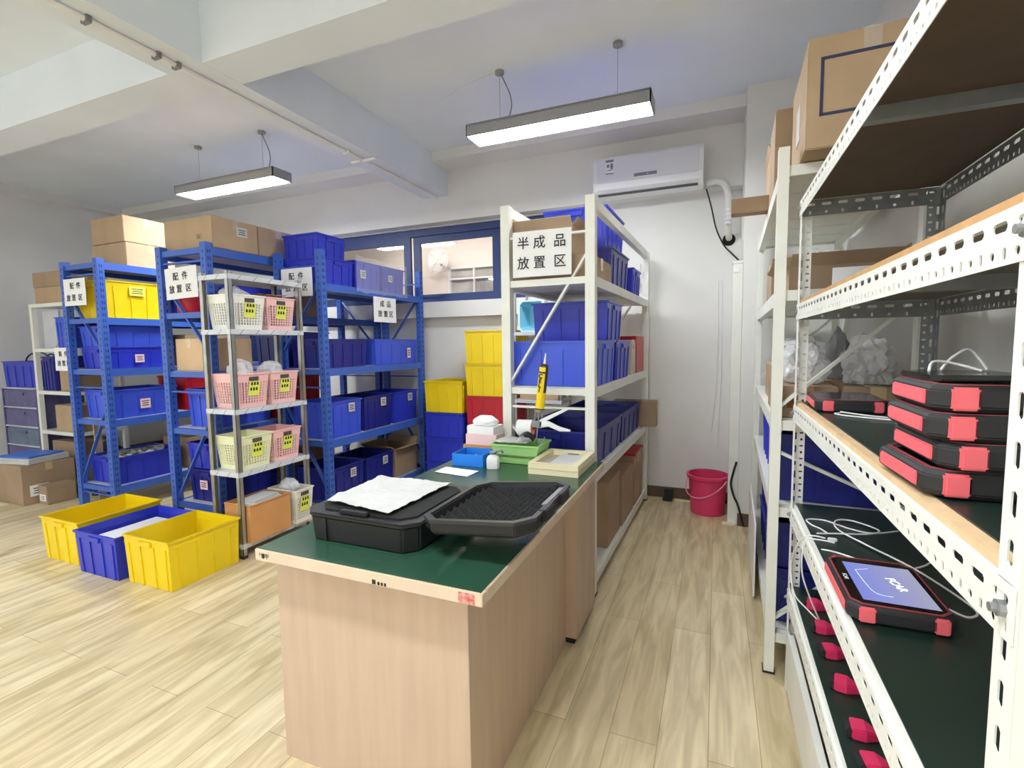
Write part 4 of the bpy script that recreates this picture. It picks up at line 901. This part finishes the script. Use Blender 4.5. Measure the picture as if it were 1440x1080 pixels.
single('cable_coil', MB().tube([(-.28, 0, 0), (-.2, 0, .10), (-.05, .01, .14), (.12, .01, .12), (.24, 0, .02), (.26, .03, -.1)], .008).tube([(-.1, .08, -.05), (0, .08, .10), (.14, .07, .11), (.28, .06, 0)], .008), mat('dark_cable', (48, 52, 70), .5), 'dark looped cable rising out of the blue crate at far left', 'cable', (-6.69, 2.95, 1.23), smooth=True)
carton(-5.98, 2.525, 0, .52, .40, .36, 'battered brown carton on the floor at left with papers on top', m=M_cb2, card=(('r', -.08, .07, .14, .10, M_paper),))
carton(-5.62, 2.53, 0, .14, .22, .17, 'small brown carton with white label leaning by the battered one', m=M_cb2, card=(('f', 0, .03, .09, .06, M_paper),), tape=False)
single('paper_pile', MB().box(-.24, .24, -.17, .17, 0, .03).box(-.22, .23, -.16, .175, .03, .05), M_paperg, 'pile of white papers under the blue folder at left', 'papers', (-5.97, 2.50, .363), R_(10), bevel=.003)
single('blue_folder', MB().box(-.19, .19, -.15, .15, 0, .014), mat('folder_blue', (70, 120, 220), .4), 'flat blue folder lying on papers at the left edge', 'folder', (-5.96, 2.50, .414), R_(13), bevel=.003)
crumple('black_bag', .30, .32, .50, M_rubber, 'black bag slumped behind the battered carton at left', 'bag', (-5.46, 2.85, 0.001), 6, .22, sub=3)
single('white_slab', MB().box(-.2, .2, -.12, .12, 0, .02), M_cream, 'cream slab lying on the floor in front of battered carton', 'board', (-6.05, 2.13, .001), R_(10))

# ------------------------------------------------------------------ air conditioner etc. on the far wall
ac = thing('air_conditioner', 'white split air conditioner mounted high on the far wall', 'air conditioner', (-.99, 4.43, 2.63))
aw = .87
prof = [(-.0, 0), (-.15, .0), (-.185, .03), (-.195, .10), (-.195, .27), (-.18, .305), (-.13, .315), (0, .315)]
part('body', MB().rings([[(x, y, z) for y, z in prof] for x in (0, aw)]), M_acw, ac, bevel=.006)
part('front_panel', MB().box(.035, aw - .035, -.201, -.193, .095, .285), mat('ac_panel', (230, 231, 230), .25), ac, bevel=.003)
part('flap', MB().rings([[(x, y, z) for y, z in ((-.17, .012), (-.196, .04), (-.1985, .088), (-.192, .088), (-.19, .042), (-.166, .016))] for x in (.04, aw - .04)]), M_acw, ac, label='white louvre flap')
part('vent_gap', MB().box(.04, aw - .04, -.186, -.14, .0, .008), mat('vent_dark', (70, 70, 70), .6), ac)
lbm = MB(); lbm.box(.11, .175, -.2035, -.2005, .16, .275); lbm.cur = 1; lbm.box(.11, .175, -.2045, -.203, .255, .275); lbm.box(.118, .140, -.2045, -.203, .215, .24); lbm.box(.148, .170, -.2045, -.203, .20, .245); lbm.box(.11, .175, -.2045, -.203, .16, .168); lbm.box(.12, .165, -.2045, -.203, .19, .196)
part('energy_label', lbm, [M_paper, M_grey], ac)
part('display', MB().box(.34, .52, -.2035, -.2005, .115, .14), M_grey, ac); part('display_light', MB().box(.445, .452, -.2045, -.203, .124, .131), M_plw, ac)
hp = thing('coolant_pipe', 'white wrapped air conditioner pipe bending down into the wall hole', 'pipe', (0, 0, 0))
part('insulation', MB().tube([(-.10, 4.36, 2.655), (-.03, 4.36, 2.665), (.03, 4.37, 2.64), (.062, 4.39, 2.57), (.068, 4.40, 2.46), (.068, 4.42, 2.35), (.075, 4.50, 2.27), (.078, 4.575, 2.245)], .026, 12), mat('pipe_wrap', (224, 222, 214), .7, bump=.5, bscale=40), hp, smooth=True)
wb = MB()
for k in range(6): wb.lathe([(.0275, 0), (.0285, .006), (.0275, .012)], 12, (.067, 4.402, 2.33 + .035 * k), cap0=False, cap1=False)
part('wrap_band', wb, M_plw, hp)
part('wall_hole', MB().lathe([(.05, 0), (.05, .004)], 20).xf(T(.078, 4.558, 2.235) @ Matrix.Rotation(R_(90), 4, 'X')), M_dark, hp, label='dark hole in the wall')
single('power_cord', MB().tube([(-.10, 4.42, 2.63), (-.06, 4.42, 2.48), (-.02, 4.5, 2.32), (.04, 4.53, 2.19), (.10, 4.54, 2.12), (.158, 4.54, 2.05), (.16, 4.54, 1.98)], .006), M_black, 'black power cord hanging down from the air conditioner', 'cord', smooth=True)
cp = thing('upright_panel', 'tall cream narrow panel standing upright by the corner pillar', 'panel', (.135, 4.085, 0))
part('board', MB().box(-.033, .034, -.05, .05, 0, 1.965), M_white, cp, bevel=.003); part('cap', MB().box(-.036, .0345, -.055, .055, 1.965, 1.985), M_white, cp); part('hinge', MB().box(-.026, .006, -.056, -.05, 1.90, 1.935), M_plw, cp); part('base_foot', MB().box(-.07, .02, -.075, -.05, 0, .018), M_cream, cp)
bu = thing('bucket', 'pink plastic bucket standing on the floor by the far wall', 'bucket', (-.045, 4.265, 0))
part('body', MB().lathe([(.122, 0.001), (.126, .004), (.150, .30), (.158, .303), (.158, .318), (.147, .318), (.122, .01), (0, .008)], 36, cap0=True, cap1=False), M_bucket, bu, smooth=True)
part('rim', MB().lathe([(.152, .285), (.164, .296), (.166, .318), (.150, .322)], 36, cap0=False, cap1=False), M_bucket, bu, smooth=True)
part('handle', MB().tube([(.168 * math.cos(a), -.171 * math.sin(a), .292 - .14 * math.sin(a)) for a in [math.pi * k / 14 for k in range(15)]], .005).xf(Matrix.Rotation(R_(-35), 4, 'Z')), mat('handle_pink', (240, 150, 176), .4), bu, smooth=True)
single('black_adapter', MB().box(-.035, .035, -.03, .03, 0, .10).box(-.045, .03, -.06, -.03, 0, .03), M_rubber, 'small black box on the floor against the skirting', 'adapter', (-.37, 4.49, .001), bevel=.004)
single('grey_strip', MB().box(-.14, .1, -.02, .02, 0, .008), M_cream, 'flat beige strip lying on floor left of the bucket', 'strip', (-.17, 4.48, .001))
single('white_cables', MB().tube([(.0, 4.553, 1.9), (.01, 4.55, 1.4), (.0, 4.55, 1.0), (-.03, 4.548, .62)], .004).tube([(.03, 4.553, 1.9), (.04, 4.55, 1.3), (.035, 4.55, .9), (.02, 4.548, .5)], .004), M_plw, 'white cables hanging down the far wall above the bucket', 'cable', smooth=True)
single('loose_cable', MB().tube([(.155, 3.98, .50), (.135, 3.98, .42), (.12, 3.98, .33), (.14, 3.98, .24), (.17, 3.98, .17), (.21, 3.98, .02)], .008), M_black, 'curved black cord hanging beside the pillar near floor', 'cord', smooth=True)

# ------------------------------------------------------------------ contents of the right white rack D
def dc(lx, ly): return DP(lx, ly)
x, y = dc(.265, .12); lb = carton(x, y, 2.08, .38, .48, .38, 'large brown carton with navy square mark on the right rack top', TW, m=M_cb, tm=M_film)
fr_ = MB()
for q in ((-.15, .08, .11, .12), (-.15, .08, .30, .31), (-.15, -.14, .11, .31), (.07, .08, .11, .31)): fr_.box(q[0], q[1], -.2425, -.2395, q[2], q[3])
part('printed_square', fr_, mat('navy_print', (54, 60, 88), .8), lb, label='navy printed square outline')
part('shipping_label', MB().box(-.1925, -.1895, -.06, .05, .10, .24), M_paperg, lb)
x, y = dc(.22, .56); carton(x, y, 2.08, .42, .34, .36, 'brown film wrapped carton behind the navy marked one', TW, m=M_cb2, tm=M_film)
x, y = dc(.22, 1.05); carton(x, y, 2.08, .40, .40, .34, 'tall tan carton with ragged top at the far end of right rack', TW, m=M_cb, open_=True, flaps=.2, fa={'f': 10, 'b': 10, 'l': 20, 'r': 10})
x, y = dc(.0, .79); carton(x, y, 2.08, .34, .09, .08, 'long thin brown carton sticking out toward the air conditioner', TW, m=M_cb2, tape=False)
x, y = dc(.02, .10)
x, y = dc(.26, .385); carton(x, y, 1.60, .40, .50, .10, 'flat open brown carton on upper shelf of the right rack', TW, m=M_cb2, open_=True, flaps=.35, fa={'f': 45, 'b': 60, 'l': 60, 'r': 10})
x, y = dc(.24, .36); crumple('plastic_bag', .30, .26, .17, M_bag, 'crumpled clear bag heaped on the flat carton, right rack', 'bag', (x, y, 1.63), 12, .45, TW, 4)
x, y = dc(.24, .88); carton(x, y, 1.60, .42, .38, .22, 'brown carton behind the clear bag on right rack', TW, m=M_cb2)
x, y = dc(.14, .045); single('white_slip', MB().box(-.10, .10, -.002, .002, 0, .075), M_paper, 'white paper slip standing in front of the flat carton', 'paper', (x + .16, y, 1.602), TW)
for k, (lx, w_) in enumerate(((.13, .22), (.37, .22))):
    x, y = dc(lx, .30); carton(x, y, 1.08, w_, .46, .13, ('left' if k == 0 else 'right') + ' of two printed brown cartons behind the flat tablet on the right rack', TW, m=M_cb2, card=(('f', 0, .04, .14, .04, mat('red_print', (146, 84, 68), .8)),))
x, y = dc(.22, .86); carton(x, y, 1.08, .36, .50, .19, 'long tan carton on the middle shelf, further along right rack', TW, m=M_cb)
x, y = dc(.14, .30); crumple('plastic_bag', .20, .32, .17, M_bag, 'milky bag of white parts on the left printed carton', 'bag', (x, y, 1.2155), 21, .3, TW, 4)
x, y = dc(.375, .27); crumple('plastic_bag', .19, .28, .20, M_bag, 'grey clear bag bunched on the right printed carton', 'bag', (x, y, 1.2155), 33, .42, TW, 4)
x, y = dc(.31, .52); crumple('grey_pouch', .10, .06, .24, mat('grey_pouch', (150, 152, 154), .4), 'tall grey pouch standing between the bags on right rack', 'pouch', (x, y, 1.2155), 17, .25, TW, 3)
x, y = dc(.20, .84); crumple('plastic_bag', .30, .42, .15, M_bag, 'milky bag lying on the long tan carton', 'bag', (x, y, 1.2755), 41, .3, TW, 3)
GD = 'blue crates on the right rack'
for k, yy in enumerate((.36, .95)):
    x, y = dc(.25, yy); crate(x, y, .72, .44, .54, .285, M_cblue if k else M_cnavy, ('nearer' if k == 0 else 'further') + ' blue crate on the lower middle shelf of right rack', TW, GD)
for k, yy in enumerate((.36, .95)):
    x, y = dc(.25, yy)
    crate(x, y, .18, .44, .54, .24, M_cnavy, ('nearer' if k == 0 else 'further') + ' navy crate lowest on the bottom shelf of right rack', TW, GD)
    crate(x, y, .18 + .243, .44, .54, .20, M_cnavy, ('nearer' if k == 0 else 'further') + ' navy crate stacked second on the bottom of right rack', TW, GD)
x, y = dc(.012, 1.05); single('white_board', MB().box(-.004, .004, -.42, .42, 0, .40), M_plw, 'white board leaning along the foot of the right rack', 'board', (x - .028, y, .02), TW)

# ------------------------------------------------------------------ tablets
def tablet_meshes(W=.20, L=.29):
    Hh = .040; key = ('tab', W, L)
    if key in CACHE: return CACHE[key]
    o = octo(0, W, 0, L, .022)
    body = MB().rings([[(W / 2 + (x - W / 2) * s, L / 2 + (y - L / 2) * s, z) for x, y in o] for z, s in ((0, .94), (.008, 1), (.032, 1), (Hh, .955))]).mesh('body', M_rubber, .002)
    # salmon strip on the left long side, corner guards on the near and far ends
    strip = MB().box(-.0025, .004, .035, L - .035, .009, .031).mesh('grip_strip', M_pink, .002)
    def guard(x0, x1, y0, y1): return MB().box(x0, x1, y0, y1, .004, .0375).mesh('corner_guard', M_pink, .003)
    gs = [guard(.020, .052, -.003, .02), guard(W - .045, W - .018, -.003, .02), guard(.020, .052, L - .02, L + .003), guard(W - .045, W - .018, L - .02, L + .003)]
    trim = MB().rings([[(W / 2 + (x - W / 2) * s, L / 2 + (y - L / 2) * s, z) for x, y in o] for s, z in ((.93, Hh - .001), (.93, Hh + .0012), (.89, Hh + .0012), (.89, Hh - .001))], closed=True).mesh('bezel_trim', mat('dark_pink_trim', (150, 62, 70), .45))
    glass = MB().prism([(W / 2 + (x - W / 2) * .89, L / 2 + (y - L / 2) * .89) for x, y in o], Hh - .001, Hh + .0006).mesh('glass', M_blackg)
    CACHE[key] = (body, strip, gs, trim, glass, W, L, Hh); return CACHE[key]
def tablet(x, y, z, label, rotz=0, lit=False, group='rugged tablets on the perforated rack', wl=(.20, .29)):
    t = thing('rugged_tablet', label, 'tablet', (x, y, z + .001), rotz, group)
    body, strip, gs, trim, glass, W, L, Hh = tablet_meshes(*wl)
    link('body', body, t); link('grip_strip', strip, t, label='salmon pink side strip')
    for g in gs: link('corner_guard', g, t)
    link('bezel_trim', trim, t); link('glass', glass, t)
    if lit:
        m = bpy.data.materials.new('lit_screen'); m.use_nodes = True; nt = m.node_tree; b = nt.nodes['Principled BSDF']
        tc = nt.nodes.new('ShaderNodeTexCoord'); gr = nt.nodes.new('ShaderNodeTexGradient'); mp = nt.nodes.new('ShaderNodeMapping')
        nt.links.new(tc.outputs['Generated'], mp.inputs[0]); nt.links.new(mp.outputs[0], gr.inputs[0])
        r = nt.nodes.new('ShaderNodeValToRGB'); r.color_ramp.elements[0].color = (*lin((128, 140, 228)), 1); r.color_ramp.elements[1].color = (*lin((168, 170, 196)), 1)
        nt.links.new(gr.outputs[0], r.inputs[0]); nt.links.new(r.outputs[0], b.inputs['Emission Color']); b.inputs['Emission Strength'].default_value = .85
        b.inputs['Base Color'].default_value = (.02, .02, .02, 1); b.inputs['Roughness'].default_value = .15
        part('screen', MB().box(.035, W - .022, .035, L - .045, Hh + .0006, Hh + .0011), m, t, label='lit blue screen')
        Rm = T(.125, .14, Hh + .0015) @ Matrix.Rotation(R_(-78), 4, 'Z')
        wm = mat('screen_white', (236, 240, 255), .5, emis=1.0)
        text('screen_logo', 'FCAR', .028, t, Rm, wm, .0001, .0004)
        text('bezel_logo', 'FCAR', .013, t, T(.0235, .15, Hh + .0012) @ Matrix.Rotation(R_(-90), 4, 'Z'), M_plw, .0001, .0003)
        part('screen_glow', MB().tube([(.055, .20, Hh + .0012), (.06, .12, Hh + .0012), (.07, .075, Hh + .0012), (.10, .068, Hh + .0012)], .0008, 5).tube([(.055, .20, Hh + .0012), (.085, .215, Hh + .0012)], .0006, 5), mat('screen_pale', (170, 196, 250), .5, emis=.9), t)
    return t
tablet(.285, 1.265, ZS4, 'red and black tablet with lit blue screen lying on the lower mat', 0, True)
for k, (x, y, a, lb) in enumerate(((.288, .885, 2, 'bottom tablet of the stack of four on the perforated rack'), (.303, .88, 1, 'second tablet from the bottom in the stack of four'), (.290, .885, 0, 'third tablet from the bottom, under the top one of the stack'), (.293, .89, -1, 'top tablet of the stack of four, salmon grip facing the aisle'))):
    tablet(x, y, ZS3 + k * .0418, lb, R_(a), wl=(.29, .225))
tablet(.30, 1.84, ZS3, 'single tablet lying flat at the far end of the perforated rack shelf', R_(-3))
single('black_slab', MB().prism(octo(0, .13, 0, .15, .012), 0, .010), M_blackg, 'thin black tablet lying on top of the stack of four', 'tablet', (.305, .945, ZS3 + .1682), R_(0), bevel=.003)
single('white_cable', MB().tube([(.345, 1.03, ZS3 + .181), (.365, 1.05, ZS3 + .20), (.39, 1.06, ZS3 + .215), (.405, 1.06, ZS3 + .20), (.41, 1.04, ZS3 + .181)], .0022).tube([(.32, 1.00, ZS3 + .181), (.335, 1.03, ZS3 + .195), (.365, 1.04, ZS3 + .192), (.395, 1.02, ZS3 + .181)], .0022), M_plw, 'white cable looped on the thin black tablet above the stack', 'cable', smooth=True)
cb = thing('charging_cable', 'folded white charging cable in front of the single flat tablet', 'cable', (0, 0, 0))
zc = ZS3 + .004
part('cord', MB().tube([(.36, 1.812, zc), (.345, 1.79, zc), (.37, 1.75, zc), (.45, 1.70, zc), (.50, 1.68, zc)], .0025).tube([(.362, 1.81, zc + .004), (.42, 1.775, zc), (.47, 1.74, zc), (.54, 1.70, zc)], .0025), M_plw, cb, smooth=True)
part('plug', MB().box(.46, .495, 1.69, 1.71, zc - .003, zc + .008), M_plw, cb, bevel=.002)
zc = ZS4 + .0035
cables = (
    ('white cable looping over the front edge of lower mat shelf', [(.345, 1.83, zc), (.33, 1.87, zc), (.31, 1.90, zc), (.305, 1.95, zc), (.36, 1.96, zc), (.42, 1.90, zc), (.48, 1.88, zc), (.56, 1.93, zc)]),
    ('white cable curling in a wide loop behind the lit tablet', [(.31, 1.80, zc), (.37, 1.82, zc), (.46, 1.85, zc), (.50, 1.90, zc), (.44, 1.97, zc), (.39, 1.95, zc), (.38, 1.86, zc), (.43, 1.75, zc), (.50, 1.62, zc), (.54, 1.50, zc), (.56, 1.40, zc), (.53, 1.36, zc), (.505, 1.385, zc)]),
    ('white cable lying close along the back of the lit tablet', [(.302, 1.68, zc), (.34, 1.67, zc), (.40, 1.62, zc), (.43, 1.585, zc), (.48, 1.60, zc), (.55, 1.66, zc), (.60, 1.75, zc)]))
for k, (lb, p) in enumerate(cables): single('white_cable', MB().tube([(a, b_, c + (.006 if k == 1 else 0)) for a, b_, c in p], .0026), M_plw, lb, 'cable', smooth=True)
hc = thing('hanging_cable', 'white cable hanging down over the front of the perforated rack', 'cable', (0, 0, 0))
part('cord', MB().tube([(.33, 1.78, zc), (.30, 1.79, zc), (.274, 1.80, ZS4 - .01), (.262, 1.90, ZS4 - .1), (.262, 1.96, ZS4 - .19), (.27, 1.92, ZS4 - .26), (.31, 1.90, ZS5 + .035), (.33, 1.885, ZS5 + .02), (.345, 1.885, ZS5 + .006)], .0026).tube([(.35, 1.75, zc), (.305, 1.76, zc), (.272, 1.77, ZS4 - .01), (.272, 1.80, ZS4 - .12), (.30, 1.83, ZS5 + .12), (.345, 1.88, ZS5 + .006)], .0026), M_plw, hc, smooth=True)
part('plug', MB().box(.335, .36, 1.765, 1.777, zc - .003, zc + .007), M_plw, hc, bevel=.002)
# connectors on the low shelf
ys = (2.0, 1.84, 1.70, 1.55, 1.37, 1.26)
wh = ('furthest', 'second furthest', 'third furthest', 'third nearest', 'second nearest', 'nearest')
for k, (y, s) in enumerate(zip(ys, wh)):
    t = thing('diagnostic_connector', s + ' pink and black plug in the row on the lowest mat shelf', 'connector', (.322, y, ZS5 + .001), R_(-12 + 9 * (k % 3)), 'pink plugs on the lowest shelf')
    part('shell', MB().rings([[(x, py, pz_) for py, pz_ in ((-w, 0), (w, 0), (w * .9, h), (-w * .9, h))] for x, w, h in ((0, .026, .026), (.03, .026, .028), (.055, .012, .02), (.062, .009, .016))]), M_pinkd, t, bevel=.003)
    part('plug_face', MB().box(-.010, .002, -.024, .024, 0.001, .024), M_rubber, t, bevel=.003)
    part('lead', MB().tube([(.06, 0, .009), (.10, .01, .008), (.16, .03, .008), (.22, .02 - .03 * (k % 2), .008), (.25, .06, .008)], .005), M_rubber, t, smooth=True)
    if k in (2, 3, 4): part('loop', MB().tube([(.05, .03, .006), (.09, .045, .02), (.15, .05, .03), (.19, .03, .008)], .004), M_rubber, t, smooth=True)
